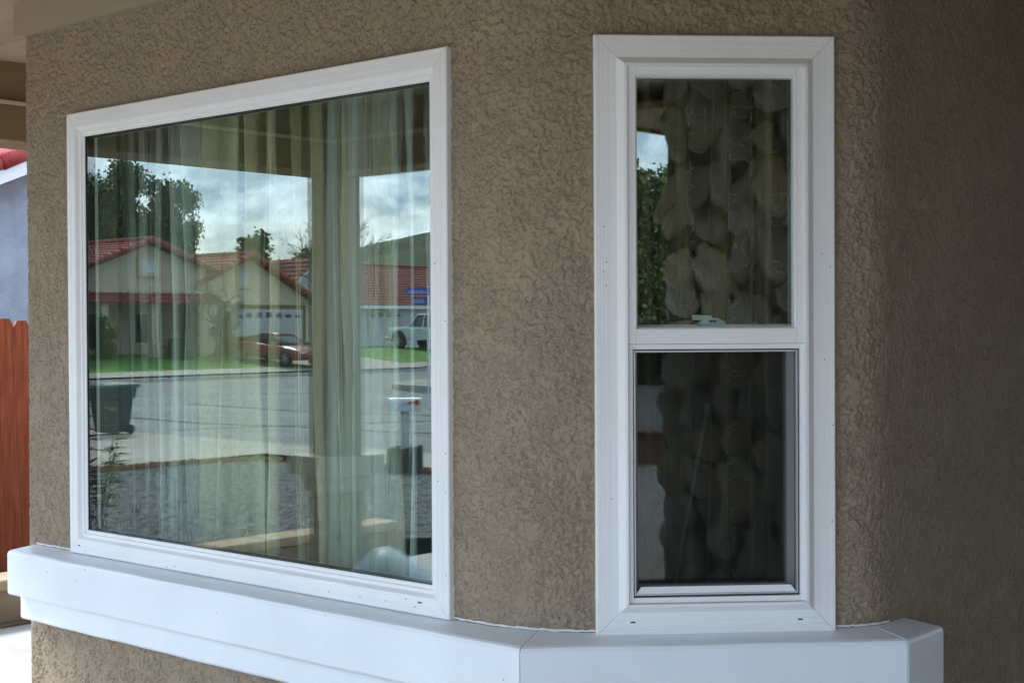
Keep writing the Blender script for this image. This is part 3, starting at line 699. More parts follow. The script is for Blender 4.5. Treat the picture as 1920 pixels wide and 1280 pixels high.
mb = MB(); mb.prism([(6.3, 0), (15.7, 0), (15.7, rk(6.3)), (YP, rk(YP) - .05), (6.3, rk(6.3) - .05)], 0, -23, -14); mb.build('wall', NWALL, nb)
for (ya, yb_) in ((YE, YP), (2 * YP - YE, YP)):
    za, zb_ = rk(YE), rk(YP)
    mb = MB(); mb.prism([(ya, za), (yb_, zb_), (yb_, zb_ + .175), (ya, za + .175)], 0, -13.70, -13.66); mb.build('fascia', FASC, nb)
    mb = MB(); mb.prism([(ya, za + .02), (yb_, zb_ + .02), (yb_, zb_ + .05), (ya, za + .05)], 0, -23.2, -13.702); mb.build('soffit', FASC, nb)
nroof = MB()
for k in range(14):      # stepped tile courses on the near slope, rows running up the rake
    t0, t1 = k / 14, (k + 1) / 14 + .02
    a, b = Vector((0, YE - .1 + (YP - YE) * t0, rk(YE) + .19 + (rk(YP) - rk(YE)) * t0)), Vector((0, YE - .1 + (YP - YE) * t1, rk(YE) + .17 + (rk(YP) - rk(YE)) * t1))
    nroof.prism([(a.y, a.z), (b.y, b.z), (b.y, b.z + .05), (a.y, a.z + .07)], 0, -23.2, -13.64)
nr = nroof.build('roof', NTILE, nb)
mb = MB(); mb.prism([(YP, rk(YP) + .19), (2 * YP - YE + .1, rk(YE) + .15), (2 * YP - YE + .1, rk(YE) + .25), (YP, rk(YP) + .29)], 0, -23.2, -13.64); mb.build('roof', NTILE, nb)
for k in range(15):      # barrel rake tiles, one over the other
    t0 = k / 14; c = Vector((-13.68, YE + (YP - YE) * t0, rk(YE) + .235 + (rk(YP) - rk(YE)) * t0)); d = Vector((0, 1, .42)).normalized()
    MB().tube([c, c + d * .42], [.10, .085], 10).build('rake_tile', NTILE, nr, True)

# ------------------------------------------------------------------ street scene (seen in the window reflections)
CREAM = mat('cream_stucco', (.62, .53, .37), .9, .06, .8, .01, 20); CREAM2 = mat('beige_stucco', (.52, .445, .33), .9, .06, .8, .01, 20); PALEW = mat('pale_grey_siding', (.55, .57, .60), .8, .05, 1)
GDOOR = mat('garage_door_paint', (.46, .46, .46), .6, .03, 1.5); PANED = mat('dark_panes', (.03, .035, .04), .1, spec=.6); TRIMW = mat('house_trim', (.62, .58, .50), .7, .05, 2); BROWN = mat('brown_trim', (.17, .11, .06), .8, .1, 2)
STILE = mat('street_roof_tile', (.27, .055, .045), .85, .30, .9, .03, 5, detail=6); STILE2 = mat('street_roof_tile_b', (.25, .065, .052), .85, .30, .9, .03, 5, detail=6)
def slope(parent, A, B, Cc, D, m, name='roof', n=None):
    # A,B eave ends, D,C ridge ends (A-D, B-C); stepped tile courses with barrel ripples
    A, B, Cc, D = map(Vector, (A, B, Cc, D)); ln = ((D + Cc) / 2 - (A + B) / 2).length; n = n or max(3, int(ln / .36))
    nrm = (B - A).cross(D - A).normalized(); nrm = nrm if nrm.z > 0 else -nrm
    w_ = (B - A).length; nw = max(2, int(w_ / .15)); mb = MB()
    for k in range(n):
        t0, t1 = k / n, (k + 1) / n
        for (t, lift) in ((t0, .0), (t0, .075), (t1, .015)):
            for i in range(nw + 1):
                u = i / nw; p = A + (B - A) * u; q = D + (Cc - D) * u
                mb.v.append(tuple(p + (q - p) * t + nrm * (lift + (.035 * (i % 2) if lift else 0))))
        b = len(mb.v) - 3 * (nw + 1)
        for r_ in range(2):
            for i in range(nw): mb.f.append((b + r_ * (nw + 1) + i, b + r_ * (nw + 1) + i + 1, b + (r_ + 1) * (nw + 1) + i + 1, b + (r_ + 1) * (nw + 1) + i))
    return mb.build(name, m, parent)
def ridge(parent, A, B, m, r_=.13, step=.4):
    A, B = Vector(A), Vector(B); n = max(1, int((B - A).length / step)); mb = MB()
    for k in range(n):
        p, q = A + (B - A) * (k / n), A + (B - A) * ((k + 1.15) / n); mb.tube([p, q], [r_ * 1.1, r_ * .85], 8)
    mb.build('ridge_tiles', m, parent, True)
def garage_door(parent, X, y0, y1, z0, z1, fan=True):
    # door lies in plane x = X facing +x
    mb = MB(); mb.box(X - .04, y0, z0, X, y1, z1); d = mb.build('garage_door', GDOOR, parent)
    nr_ = 4; h_ = (z1 - z0) / nr_; nc = 8 if (y1 - y0) > 3.5 else 4; wcol = (y1 - y0) / nc
    for r_ in range(nr_):
        for c_ in range(nc):
            ya, yb_ = y0 + c_ * wcol + .07, y0 + (c_ + 1) * wcol - .07; za, zb_ = z0 + r_ * h_ + .08, z0 + (r_ + 1) * h_ - .08
            if r_ == nr_ - 1 and fan:
                q = c_ / (nc - 1); ya += .05; yb_ -= .05; za += .05; zt = za + (zb_ - za - .04) * (.3 + .6 * math.sin(math.pi * min(max(q, .08), .92)))
                mb = MB(); mb.prism([(ya, za), (yb_, za), (yb_, zt), (ya, zt)], 0, X, X + .006); mb.build('door_light', PANED, d)
            else:
                mb = MB(); mb.box(X, ya, za, X + .012, yb_, zb_); mb.build('door_panel', GDOOR, d)
def window(parent, X, y0, y1, z0, z1, m=PANED):
    mb = MB(); mb.box(X, y0, z0, X + .03, y1, z1); o = mb.build('window', m, parent)
    mb = MB()
    for (a, b, c, d_) in ((y0 - .08, y1 + .08, z1, z1 + .09), (y0 - .08, y1 + .08, z0 - .09, z0), (y0 - .08, y0, z0, z1), (y1, y1 + .08, z0, z1), ((y0 + y1) / 2 - .02, (y0 + y1) / 2 + .02, z0, z1)): mb.box(X, a, c, X + .06, b, d_)
    mb.build('frame', TRIMW, o)
GZ = .33
# --- house B: cream house with gabled garage
hb = thing('house', 'cream house with gabled double garage across the street behind the red car', 'house', (-55, -36, GZ))
XF = -52.0; yl, yr = -33.4, -39.2; pkY, pkZ = -35.6, 4.85; eL, eR = 3.35, 2.72
mb = MB(); mb.prism([(yl, GZ - .3), (yl, 3.75), (pkY, pkZ - .12), (yr, 2.85), (yr, GZ - .3)], 0, XF - 7, XF); mb.build('wall', CREAM, hb)
mb = MB(); mb.box(XF, -39.0, GZ, XF + .05, -33.9, 2.62); mb.build('door_surround', BROWN, hb)
garage_door(hb, XF + .10, -38.75, -34.15, GZ, 2.42)
slope(hb, (XF + .5, yr - .45, 2.62), (XF - 7.4, yr - .45, 2.62), (XF - 7.4, pkY, pkZ), (XF + .5, pkY, pkZ), STILE)
slope(hb, (XF + .5, yl + .9, 3.45), (XF - 7.4, yl + .9, 3.45), (XF - 7.4, pkY, pkZ), (XF + .5, pkY, pkZ), STILE)
ridge(hb, (XF + .55, pkY, pkZ + .08), (XF - 7.4, pkY, pkZ + .08), STILE)
ridge(hb, (XF + .5, yr - .45, 2.68), (XF + .5, pkY, pkZ + .06), STILE); ridge(hb, (XF + .5, yl + .9, 3.5), (XF + .5, pkY, pkZ + .06), STILE)
mb = MB(); mb.box(XF, -35.75, 3.35, XF + .10, -34.95, 4.25); vt = mb.build('gable_vent', CREAM, hb)
mb = MB(); mb.box(XF + .10, -35.6, 3.5, XF + .115, -35.1, 4.12); mb.build('louvre', PALEW, vt)
mb = MB(); mb.box(XF - 14, -33.2, GZ - .3, XF - 2.2, -28.6, 2.7); mb.build('wall', CREAM2, hb)
slope(hb, (XF - 1.6, -34.5, 2.7), (XF - 1.6, -28.3, 2.7), (XF - 6.5, -28.3, 4.75), (XF - 6.5, -34.5, 4.75), STILE)
ridge(hb, (XF - 6.5, -34.6, 4.83), (XF - 6.5, -28.3, 4.83), STILE)
mb = MB(); mb.box(XF - 2.2, -33.0, GZ, XF - 2.14, -32.1, 2.4); mb.build('door', BROWN, hb)
window(hb, XF - 2.2, -31.4, -30.2, 1.1, 2.2)
# --- house A: beige house with big gable and porch skirt roof
ha = thing('house', 'beige house with broad gable and red tiled porch skirt, left of the red car', 'house', (-56, -30, GZ))
XA = -51.5; ay0, ay1, apk = -32.9, -25.6, -29.9; apz = 5.25
mb = MB(); mb.prism([(ay0, 2.9), (ay0, 4.15), (apk, apz - .12), (ay1, 3.55), (ay1, 2.9)], 0, XA - 9, XA); mb.build('gable_wall', CREAM2, ha)
mb = MB(); mb.box(XA - 9, ay0 + .1, GZ - .3, XA - 2.0, ay1, 2.95); mb.build('wall', CREAM2, ha)
slope(ha, (XA + .45, ay0 - .3, 3.95), (XA - 9.4, ay0 - .3, 3.95), (XA - 9.4, apk, apz), (XA + .45, apk, apz), STILE)
slope(ha, (XA + .45, ay1 + .5, 3.45), (XA - 9.4, ay1 + .5, 3.45), (XA - 9.4, apk, apz), (XA + .45, apk, apz), STILE)
ridge(ha, (XA + .45, apk, apz + .08), (XA - 9.4, apk, apz + .08), STILE); ridge(ha, (XA + .45, ay0 - .3, 4.02), (XA + .45, apk, apz + .06), STILE); ridge(ha, (XA + .45, ay1 + .5, 3.52), (XA + .45, apk, apz + .06), STILE)
slope(ha, (XA + .9, ay0 - .4, 2.62), (XA + .9, ay1 + .5, 2.62), (XA - .02, ay1 + .5, 3.05), (XA - .02, ay0 - .4, 3.05), STILE, 'porch_roof')
mb = MB(); mb.box(XA - .1, -30.35, 3.75, XA + .12, -29.35, 4.55); vt = mb.build('gable_vent', CREAM2, ha)
mb = MB(); mb.box(XA + .12, -30.15, 3.9, XA + .135, -29.55, 4.42); mb.build('louvre', PALEW, vt)
for y in (-32.4, -29.8, -27.4):
    mb = MB(); mb.box(XA + .35, y - .14, GZ - .2, XA + .65, y + .14, 2.66); mb.build('porch_post', CREAM2, ha)
window(ha, XA - 2.0, -31.9, -30.6, .95, 2.2); window(ha, XA - 2.0, -28.9, -27.6, .95, 2.2)
mb = MB(); mb.tube([(XA - 3, -28.3, 4.6), (XA - 3, -28.3, 5.4)], .09, 8); mb.build('flue_pipe', mat('flue_metal', (.5, .52, .55), .4, metallic=.7), ha)
# --- house C: long red roof with single garage door
hc = thing('house', 'pale house under a long red tiled roof behind the white pickup', 'house', (-62, -51, .42))
XC = -58.5
mb = MB(); mb.box(XC - 9, -63, .0, XC, -46.9, 2.72); mb.build('wall', PALEW, hc)
slope(hc, (XC + .6, -64, 2.72), (XC + .6, -46.3, 2.72), (XC - 4.6, -46.3, 5.15), (XC - 4.6, -64, 5.15), STILE2)
ridge(hc, (XC - 4.6, -64, 5.22), (XC - 4.6, -46.3, 5.22), STILE2)
mb = MB(); mb.box(XC + .55, -64, 2.56, XC + .62, -46.3, 2.74); mb.build('fascia', FASC, hc)
garage_door(hc, XC + .06, -51.75, -49.1, .45, 2.50)
mb = MB(); mb.prism([(-48.6, 2.5), (-42.6, 2.5), (-45.2, 4.9)], 0, XC - 4, XC + .2); mb.build('gable_wall', PALEW, hc)
for (ya, za, yb_, zb_) in ((-48.9, 2.42, -45.2, 5.02), (-42.2, 2.42, -45.2, 5.02)):
    mb = MB(); mb.prism([(ya, za), (yb_, zb_), (yb_, zb_ + .2), (ya, za + .2)], 0, XC + .35, XC + .4); mb.build('fascia', FASC, hc)
    slope(hc, (XC + .45, ya, za + .2), (XC - 6, ya, za + .2), (XC - 6, yb_, zb_ + .2), (XC + .45, yb_, zb_ + .2), STILE2)
mb = MB(); mb.box(XC - 8, -48.4, .0, XC, -42.9, 2.6); mb.build('wall', PALEW, hc)

# --- vehicles
TYRE = mat('tyre_rubber', (.02, .02, .02), .8); RIM = mat('alloy_rim', (.45, .45, .46), .35, metallic=.8); CGLASS = mat('car_glass', (.02, .025, .028), .06, spec=.8)
def wheel(parent, c, r_, wdt, side):
    # c: hub on the outer face, axis along local y
    mb = MB()
    prof_ = [(r_ * .62, 0), (r_ * .9, -.01), (r_, .03), (r_, wdt - .03), (r_ * .9, wdt), (r_ * .5, wdt)]
    n_ = 20; b = 0
    for (rr, dd) in prof_:
        for k in range(n_): a = 2 * math.pi * k / n_; mb.v.append((c[0] + rr * math.cos(a), c[1] - side * dd, c[2] + rr * math.sin(a)))
    for i in range(len(prof_) - 1):
        for k in range(n_): k2 = (k + 1) % n_; q = (i * n_ + k, i * n_ + k2, (i + 1) * n_ + k2, (i + 1) * n_ + k); mb.f.append(q)
    ty = mb.build('wheel', TYRE, parent, True)
    mb = MB(); mb.v = [(c[0] + r_ * .63 * math.cos(2 * math.pi * k / n_), c[1] - side * .03, c[2] + r_ * .63 * math.sin(2 * math.pi * k / n_)) for k in range(n_)]; mb.f = [tuple(range(n_))]
    mb.build('wheel_disc', DARK, ty)
    mb = MB()
    for k in range(5):
        a = 2 * math.pi * k / 5; u = Vector((math.cos(a), 0, math.sin(a))); v = Vector((-math.sin(a), 0, math.cos(a)))
        O = Vector(c) + Vector((0, -side * .022, 0)) - v * .035 + u * .03; mb.obox(O, u * (r_ * .6), v * .07, Vector((0, side * .02, 0)))
    mb.build('rim', RIM, ty)
def loft(secs, mats_close=True):
    mb = MB(); n_ = len(secs[0])
    for s_ in secs: mb.v += [tuple(p) for p in s_]
    for i in range(len(secs) - 1):
        for k in range(n_): k2 = (k + 1) % n_; mb.f.append((i * n_ + k, i * n_ + k2, (i + 1) * n_ + k2, (i + 1) * n_ + k))
    mb.f.append(tuple(range(n_))[::-1]); mb.f.append(tuple((len(secs) - 1) * n_ + k for k in range(n_))); return mb
RED = mat('red_car_paint', (.20, .024, .016), .22, .06, 2, spec=.6)
def red_car():
    r_ = thing('parked_car', 'low red sports coupe parked on the driveway across the street', 'car', (0, 0, 0))
    # stations along x: nose at +2.2, tail at -2.25 : (x, zbot, zsill, zbelt, ztop, half width)
    st = [(-2.25, .42, .50, .62, .70, .66), (-2.1, .30, .42, .76, .86, .80), (-1.5, .22, .36, .80, .92, .89), (-.8, .19, .34, .76, .88, .90), (0, .18, .33, .72, .84, .89), (.8, .18, .33, .70, .82, .89), (1.4, .20, .34, .66, .76, .88), (1.9, .24, .36, .56, .64, .80), (2.2, .32, .40, .46, .52, .62)]
    secs = []
    for (x, zb, zs, zm, zt, hw) in st:
        secs.append([(x, -hw * .86, zb), (x, -hw, zs), (x, -hw, zm), (x, -hw * .86, zt), (x, -hw * .4, zt + .03), (x, hw * .4, zt + .03), (x, hw * .86, zt), (x, hw, zm), (x, hw, zs), (x, hw * .86, zb)])
    b = loft(secs).build('body', RED, r_, True); sb = b.modifiers.new('s', 'SUBSURF'); sb.levels = 1; sb.render_levels = 2
    cab = [(-1.75, .88, .90, .60, .60), (-.9, .84, 1.16, .72, .56), (-.2, .80, 1.25, .74, .56), (.25, .80, 1.22, .74, .55), (1.0, .80, .84, .70, .62)]
    g = loft([[(x, -hw, z0), (x, -h2, z1), (x, -h2 * .5, z1 + .03), (x, h2 * .5, z1 + .03), (x, h2, z1), (x, hw, z0)] for (x, z0, z1, hw, h2) in cab]).build('glasshouse', CGLASS, r_, True)
    sb = g.modifiers.new('s', 'SUBSURF'); sb.levels = 1; sb.render_levels = 2
    mb = loft([[(x, -.52, z), (x, -.25, z + .035), (x, .25, z + .035), (x, .52, z), (x, .5, z - .04), (x, -.5, z - .04)] for (x, z) in ((-.95, 1.145), (-.55, 1.225), (-.1, 1.252), (.2, 1.232), (.3, 1.21))]); mb.build('roof', RED, r_, True)
    for s_ in (-1, 1):
        mb = MB(); mb.tube([(.95, s_ * .66, .86), (.27, s_ * .55, 1.20)], .035, 6); mb.build('pillar', RED, r_, True)
        mb = MB(); mb.tube([(-.85, s_ * .60, 1.14), (-1.7, s_ * .66, .88)], .06, 6); mb.build('pillar', RED, r_, True)
        mb = MB(); mb.box(1.82, s_ * .52 - .14, .53, 2.06, s_ * .52 + .14, .60); mb.build('headlight', mat('lamp_lens', (.6, .6, .58), .15), r_, bevel=.02)
        mb = MB(); mb.box(.62, s_ * .95 - .09, .80, .76, s_ * .95 + .09, .92); mb.build('mirror', RED, r_, bevel=.02)
        mb = MB(); mb.box(-2.27, s_ * .5 - .2, .62, -2.2, s_ * .5 + .2, .74); mb.build('tail_light', mat('tail_lens', (.25, .01, .01), .2), r_)
        for x in (-1.38, 1.28): wheel(r_, (x, s_ * .90, .32), .32, .22, s_)
    mb = MB(); mb.box(-2.2, -.7, 1.0, -1.95, .7, 1.03); mb.box(-2.1, -.6, .85, -2.05, -.55, 1.0); mb.box(-2.1, .55, .85, -2.05, .6, 1.0); mb.build('spoiler', RED, r_)
    return r_
rc = red_car(); rc.location = (-47.0, -33.2, float(hfun(-47, -33)) + .14); rc.rotation_euler = (0, R(3), R(-4))
WPAINT = mat('white_truck_paint', (.62, .66, .68), .3, .03, 2, spec=.6)
def pickup():
    r_ = thing('pickup_truck', 'white pickup truck nosed up to the garage of the pale house', 'truck', (0, 0, 0))
    # nose at -x
    def sec(x, zb, zt, hw, hw2): return [(x, -hw, zb), (x, -hw, zt - .12), (x, -hw2, zt), (x, hw2, zt), (x, hw, zt - .12), (x, hw, zb)]
    loft([sec(-2.6, .48, 1.0, .86, .80), sec(-2.45, .45, 1.08, .92, .85), sec(-1.1, .45, 1.14, .94, .86), sec(-1.0, .45, 1.12, .94, .86), sec(.9, .45, 1.10, .94, .88)]).build('body', WPAINT, r_, bevel=.03)
    loft([[(x, -hw, z0), (x, -h2, z1), (x, h2, z1), (x, hw, z0)] for (x, z0, z1, hw, h2) in ((-1.05, 1.10, 1.12, .84, .80), (-.5, 1.08, 1.70, .84, .66), (.55, 1.08, 1.72, .84, .66), (.82, 1.08, 1.12, .84, .80))]).build('cab_glass', CGLASS, r_)
    mb = MB(); mb.box(-.5, -.68, 1.70, .6, .68, 1.78); mb.build('cab_roof', WPAINT, r_, bevel=.03)
    for s_ in (-1, 1):
        for (a, b) in (((-1.05, .82, 1.11), (-.5, .68, 1.72)), ((.05, .84, 1.1), (.05, .68, 1.72)), ((.85, .84, 1.1), (.58, .68, 1.72))):
            MB().tube([(a[0], s_ * a[1], a[2]), (b[0], s_ * b[1], b[2])], .045, 6).build('pillar', WPAINT, r_)
        mb = MB(); mb.box(.92, s_ * .90 - .04, .5, 2.65, s_ * .90 + .04, 1.12); mb.build('bed_side', WPAINT, r_, bevel=.02)
        mb = MB(); mb.box(-2.63, s_ * .62 - .16, .78, -2.55, s_ * .62 + .16, .95); mb.build('headlight', mat('lamp_lens', (.6, .6, .58), .15), r_)
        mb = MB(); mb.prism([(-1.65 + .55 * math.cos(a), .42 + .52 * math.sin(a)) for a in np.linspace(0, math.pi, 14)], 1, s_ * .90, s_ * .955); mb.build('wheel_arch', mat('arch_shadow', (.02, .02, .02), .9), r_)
        for x in (-1.65, 1.75): wheel(r_, (x, s_ * .97, .40), .40, .26, s_)
        mb = MB(); mb.box(-.25, s_ * .945 - .01, .95, -.1, s_ * .945 + .01, .98); mb.build('door_handle', BLACK, r_)
    mb = MB(); mb.box(2.6, -.86, .5, 2.66, .86, 1.12); mb.build('tailgate', WPAINT, r_); mb = MB(); mb.box(.9, -.86, .55, 2.6, .86, .62); mb.build('bed_floor', DARK, r_)
    mb = MB(); mb.box(-2.72, -.9, .42, -2.58, .9, .62); mb.build('bumper', RIM, r_, bevel=.02)
    return r_
pk = pickup(); pk.location = (-51.3, -47.0, float(hfun(-51.3, -47.0)) + .14); pk.rotation_euler = (0, 0, R(2))

# --- wheelie bin, letter box, street sign, boulder, brick wall
BIN = mat('bin_plastic', (.028, .045, .05), .45, .1, 3)
wb = thing('wheelie_bin', 'dark green wheeled rubbish bin standing at the near street edge', 'bin', (-26.5, -11.6, -.6))
bz = -.60
def ring(cx_, cy_, z, a, b): return [(cx_ - a, cy_ - b, z), (cx_ + a, cy_ - b, z), (cx_ + a, cy_ + b, z), (cx_ - a, cy_ + b, z)]
loft([ring(-26.5, -11.6, bz + .04, .24, .25), ring(-26.5, -11.6, bz + .75, .31, .33), ring(-26.5, -11.6, bz + .76, .34, .36), ring(-26.5, -11.6, bz + .98, .36, .40)]).build('body', BIN, wb, bevel=.03)
loft([ring(-26.5, -11.6, bz + .985, .40, .44), ring(-26.5, -11.6, bz + 1.05, .40, .44), ring(-26.5, -11.6, bz + 1.10, .30, .34)]).build('lid', mat('bin_lid', (.06, .10, .11), .35), wb, bevel=.02)
MB().tube([(-26.8, -11.95, bz + .95), (-26.2, -11.95, bz + .95)], .02, 8).build('handle', BIN, wb)
for s_ in (-1, 1): MB().tube([(-26.5 + s_ * .27, -11.85, bz + .1), (-26.5 + s_ * .33, -11.85, bz + .1)], .1, 14).build('wheel', TYRE, wb)
mbx = thing('mailbox', 'white round-topped mailbox on a post with dark planter at its foot', 'mailbox', (-15.65, -9.6, -.55))
MW = mat('mailbox_enamel', (.66, .70, .72), .35, .04, 5); gx, gy, gz = -15.65, -9.6, -.56
mb = MB(); e_ = Vector((.755, -.656, 0)); nn_ = Vector((.656, .755, 0))
ar = [(-.09, 0), (.09, 0), (.09, .12)] + [(.09 * math.cos(a), .12 + .09 * math.sin(a)) for a in np.linspace(.3, math.pi - .3, 8)] + [(-.09, .12)]
b = 0
for s_ in (-.25, .25):
    for (p, q) in ar: v = Vector((gx, gy, gz + .93 + q)) + e_ * s_ + nn_ * p; mb.v.append(tuple(v))
n_ = len(ar); mb.f = [tuple(range(n_))[::-1], tuple(range(n_, 2 * n_))] + [(i, (i + 1) % n_, n_ + (i + 1) % n_, n_ + i) for i in range(n_)]
mb.build('box', MW, mbx)
fl = MB(); fl.obox(Vector((gx, gy, gz + 1.05)) + e_ * .05 + nn_ * .095, e_ * .16, nn_ * .006, Vector((0, 0, .035))); fl.obox(Vector((gx, gy, gz + 1.03)) + e_ * .17 + nn_ * .095, e_ * .05, nn_ * .006, Vector((0, 0, .08))); fl.build('flag', mat('flag_red', (.5, .03, .02), .5), mbx)
MB().box(gx - .05, gy - .05, gz, gx + .05, gy + .05, gz + .93).build('post', mat('post_white', (.6, .62, .62), .6, .1, 5), mbx)
mb = MB(); PLANT = mat('planter_wood', (.05, .04, .032), .9, .3, 6)
for k in range(6):
    for (s_, t_) in ((-.25 + k * .086, -.24), (-.25 + k * .086, .22)):
        mb.obox(Vector((gx, gy, gz)) + e_ * s_ + nn_ * t_, e_ * .075, nn_ * .02, Vector((0, 0, .37 + .02 * (k % 2))))
    mb.obox(Vector((gx, gy, gz)) + e_ * -.25 + nn_ * (-.22 + k * .075), e_ * .02, nn_ * .065, Vector((0, 0, .37))); mb.obox(Vector((gx, gy, gz)) + e_ * .24 + nn_ * (-.22 + k * .075), e_ * .02, nn_ * .065, Vector((0, 0, .37)))
mb.build('planter', PLANT, mbx)
SBLUE = mat('sign_blue', (.03, .08, .38), .5); SWHT = mat('sign_white', (.75, .76, .78), .5)
sg = thing('street_sign', 'blue street name sign with two blades on a pole', 'street sign', (-28.0, -22.7, -.66))
MB().tube([(-28.0, -22.75, -.66), (-28.0, -22.75, 2.75)], .03, 8).build('pole', SWHT, sg)
for (s0, s1_, z0, z1) in ((-.62, .12, 2.50, 2.70), (-.45, -.02, 2.24, 2.42)):
    P = Vector((-28.0, -22.75, 0)); mb = MB(); mb.obox(P + e_ * s0 + nn_ * .03 + Vector((0, 0, z0)), e_ * (s1_ - s0), nn_ * .006, Vector((0, 0, z1 - z0))); bl = mb.build('blade', SBLUE, sg)
    mb = MB(); q = s0 + .07
    while q < s1_ - .09: hh = random.uniform(.06, .10); mb.obox(P + e_ * q + nn_ * .0375 + Vector((0, 0, z0 + .05)), e_ * .022, nn_ * .002, Vector((0, 0, hh))); mb.obox(P + e_ * (q + .022) + nn_ * .0375 + Vector((0, 0, z0 + .05)), e_ * .024, nn_ * .002, Vector((0, 0, .018))); q += .075
    mb.build('lettering', SWHT, bl)
bo = bmesh.new(); bmesh.ops.create_icosphere(bo, subdivisions=4, radius=1)
for v in bo.verts:
    c = v.co; prof_z = .27 * math.exp(-((c.x + .55) / .42) ** 2) + .10
    v.co = Vector((c.x * .55, c.y * .30, max(c.z, -.3) * prof_z * (1.15 if c.z > 0 else .5)))
me = bpy.data.meshes.new('garden_ornament'); bo.to_mesh(me); bo.free(); me.polygons.foreach_set('use_smooth', [True] * len(me.polygons)); me.materials.append(mat('pale_moulding', (.42, .50, .54), .35, .05, 4))
hm = bpy.data.objects.new('garden_ornament', me); COL.objects.link(hm); hm.location = (-5.62, .10, .11); hm.rotation_euler = (0, 0, R(-41))
hm['label'] = 'smooth pale blue-grey humped form lying on the patio by the porch column'; hm['category'] = 'ornament'
hm.scale = (1.1, 1.2, .95)
BRK = mat('red_brick', (.20, .115, .085), .9, .2, 8, .003, 60); BCAP = mat('brick_cap', (.34, .20, .13), .85, .15, 5)
bw = thing('brick_wall', 'low red brick garden wall with rounded cap beside the driveway', 'garden wall', (8.7, -4.7, 0))
e3 = Vector((.57, .82, 0)).normalized(); n3 = Vector((-.82, .57, 0)).normalized(); ang3 = math.atan2(e3.y, e3.x)
mk = shared_box('brick', .212, .10, .064, BRK, .004)
mb = MB(); mb.obox(Vector((8.7, -4.7, 0)) - e3 * 2.4 - n3 * .045, e3 * 4.6, n3 * .09, Vector((0, 0, .36))); mb.build('mortar', mat('mortar', (.25, .23, .21), .95), bw)
for r_ in range(5):
    for k in range(20):
        P = e3 * (-2.3 + .222 * k + (.11 if r_ % 2 else 0)); inst(bw, 'brick', mk, (P.x, P.y, .036 + r_ * .074), (0, 0, ang3))
mk2 = shared_box('cap', .22, .17, .055, BCAP, .012)
for k in range(21): P = e3 * (-2.35 + .225 * k); inst(bw, 'cap_brick', mk2, (P.x, P.y, .39), (0, 0, ang3))

# ------------------------------------------------------------------ vegetation
BARK = mat('bark', (.11, .085, .06), .95, .3, 6, .01, 20); BARK2 = mat('grey_bark', (.16, .13, .11), .95, .3, 6, .01, 20)
def leafmat(name, c, var=.5): 
    m = mat(name, c, .7, var, 1.3, detail=3, spec=.2); return m
LEAF = [leafmat('eucalyptus_leaf', (.075, .115, .045)), leafmat('conifer_leaf', (.07, .098, .04)), leafmat('shrub_leaf', (.04, .09, .018)), leafmat('garden_leaf', (.07, .12, .03)), leafmat('dark_leaf', (.055, .09, .03))]
def leaves(parent, blobs, n, size, m, hang=.5, seed=0, name='crown', aspect=2.6):
    rs = np.random.default_rng(seed); V, F = [], []
    tot = sum(b[3] ** 2 for b in blobs)
    for (x, y, z, r_, *rz) in blobs:
        rz = rz[0] if rz else r_
        for k in range(int(n * r_ ** 2 / tot)):
            d = rs.normal(size=3); d /= np.linalg.norm(d); rr = r_ * (rs.random() ** .45) * (1 + .18 * rs.normal())
            p = np.array([x, y, z]) + d * np.array([rr, rr, rr * rz / r_])
            a = rs.normal(size=3) + np.array([0, 0, -hang * 3]); a /= np.linalg.norm(a); b = np.cross(a, rs.normal(size=3)); b /= np.linalg.norm(b)
            s_ = size * rs.uniform(.6, 1.3); i = len(V)
            V += [tuple(p), tuple(p + a * s_ * .5 + b * s_ / aspect), tuple(p + a * s_), tuple(p + a * s_ * .5 - b * s_ / aspect)]; F.append((i, i + 1, i + 2, i + 3))
    return new(name, V, F, m, parent)
def limbs(parent, base, top, r0, targets, m, seed=0):
    rs = random.Random(seed); mb = MB(); B, T = Vector(base), Vector(top)
    pts = [B + (T - B) * t + Vector((rs.uniform(-1, 1), rs.uniform(-1, 1), 0)) * r0 * .8 * (0 < t < 1) for t in (0, .25, .5, .75, 1)]
    mb.tube(pts, [r0, r0 * .8, r0 * .62, r0 * .45, r0 * .2], 8)
    for t_ in targets:
        t_ = Vector(t_[:3]); k = min(3, max(1, int((t_.z - B.z) / max(.1, (T.z - B.z)) * 4) - 1)); s_ = pts[k]
        mb.tube([s_, s_ + (t_ - s_) * .5 + Vector((0, 0, -.05 * (t_ - s_).length)), t_], [r0 * .35, r0 * .22, r0 * .06], 6)
    mb.build('trunk', m, parent, True)
def tree(name, label, base, h_, blobs, n, size, lm, bark, r0=.25, hang=.5, seed=0, group=None, cat='tree'):
    base = (base[0], base[1], float(hfun(base[0], base[1])) - .15 if len(base) < 3 else base[2])
    t_ = thing(name, label, cat, base, group); bl = [(base[0] + b[0], base[1] + b[1], base[2] + b[2], *b[3:]) for b in blobs]
    limbs(t_, base, (base[0], base[1], base[2] + h_ * .85), r0, bl, bark, seed); leaves(t_, bl, n, size, lm, hang, seed); return t_
rs = random.Random(4)
def blobset(h_, w_, n, low=.3, top=.55, rk_=1.0):
    out = []
    for k in range(n):
        t_ = low + (1 - low) * (k + .5) / n; r_ = w_ * (1 - abs(t_ - top) ** 1.5 * 1.1) * rs.uniform(.32, .5) * rk_
        a = rs.uniform(0, 6.28); q = w_ * rs.uniform(.25, .75) * (1 - (t_ - .3) * .8); out.append((q * math.cos(a), q * math.sin(a), h_ * t_ - r_ * .3, max(.35, r_), r_ * 1.15))
    return out
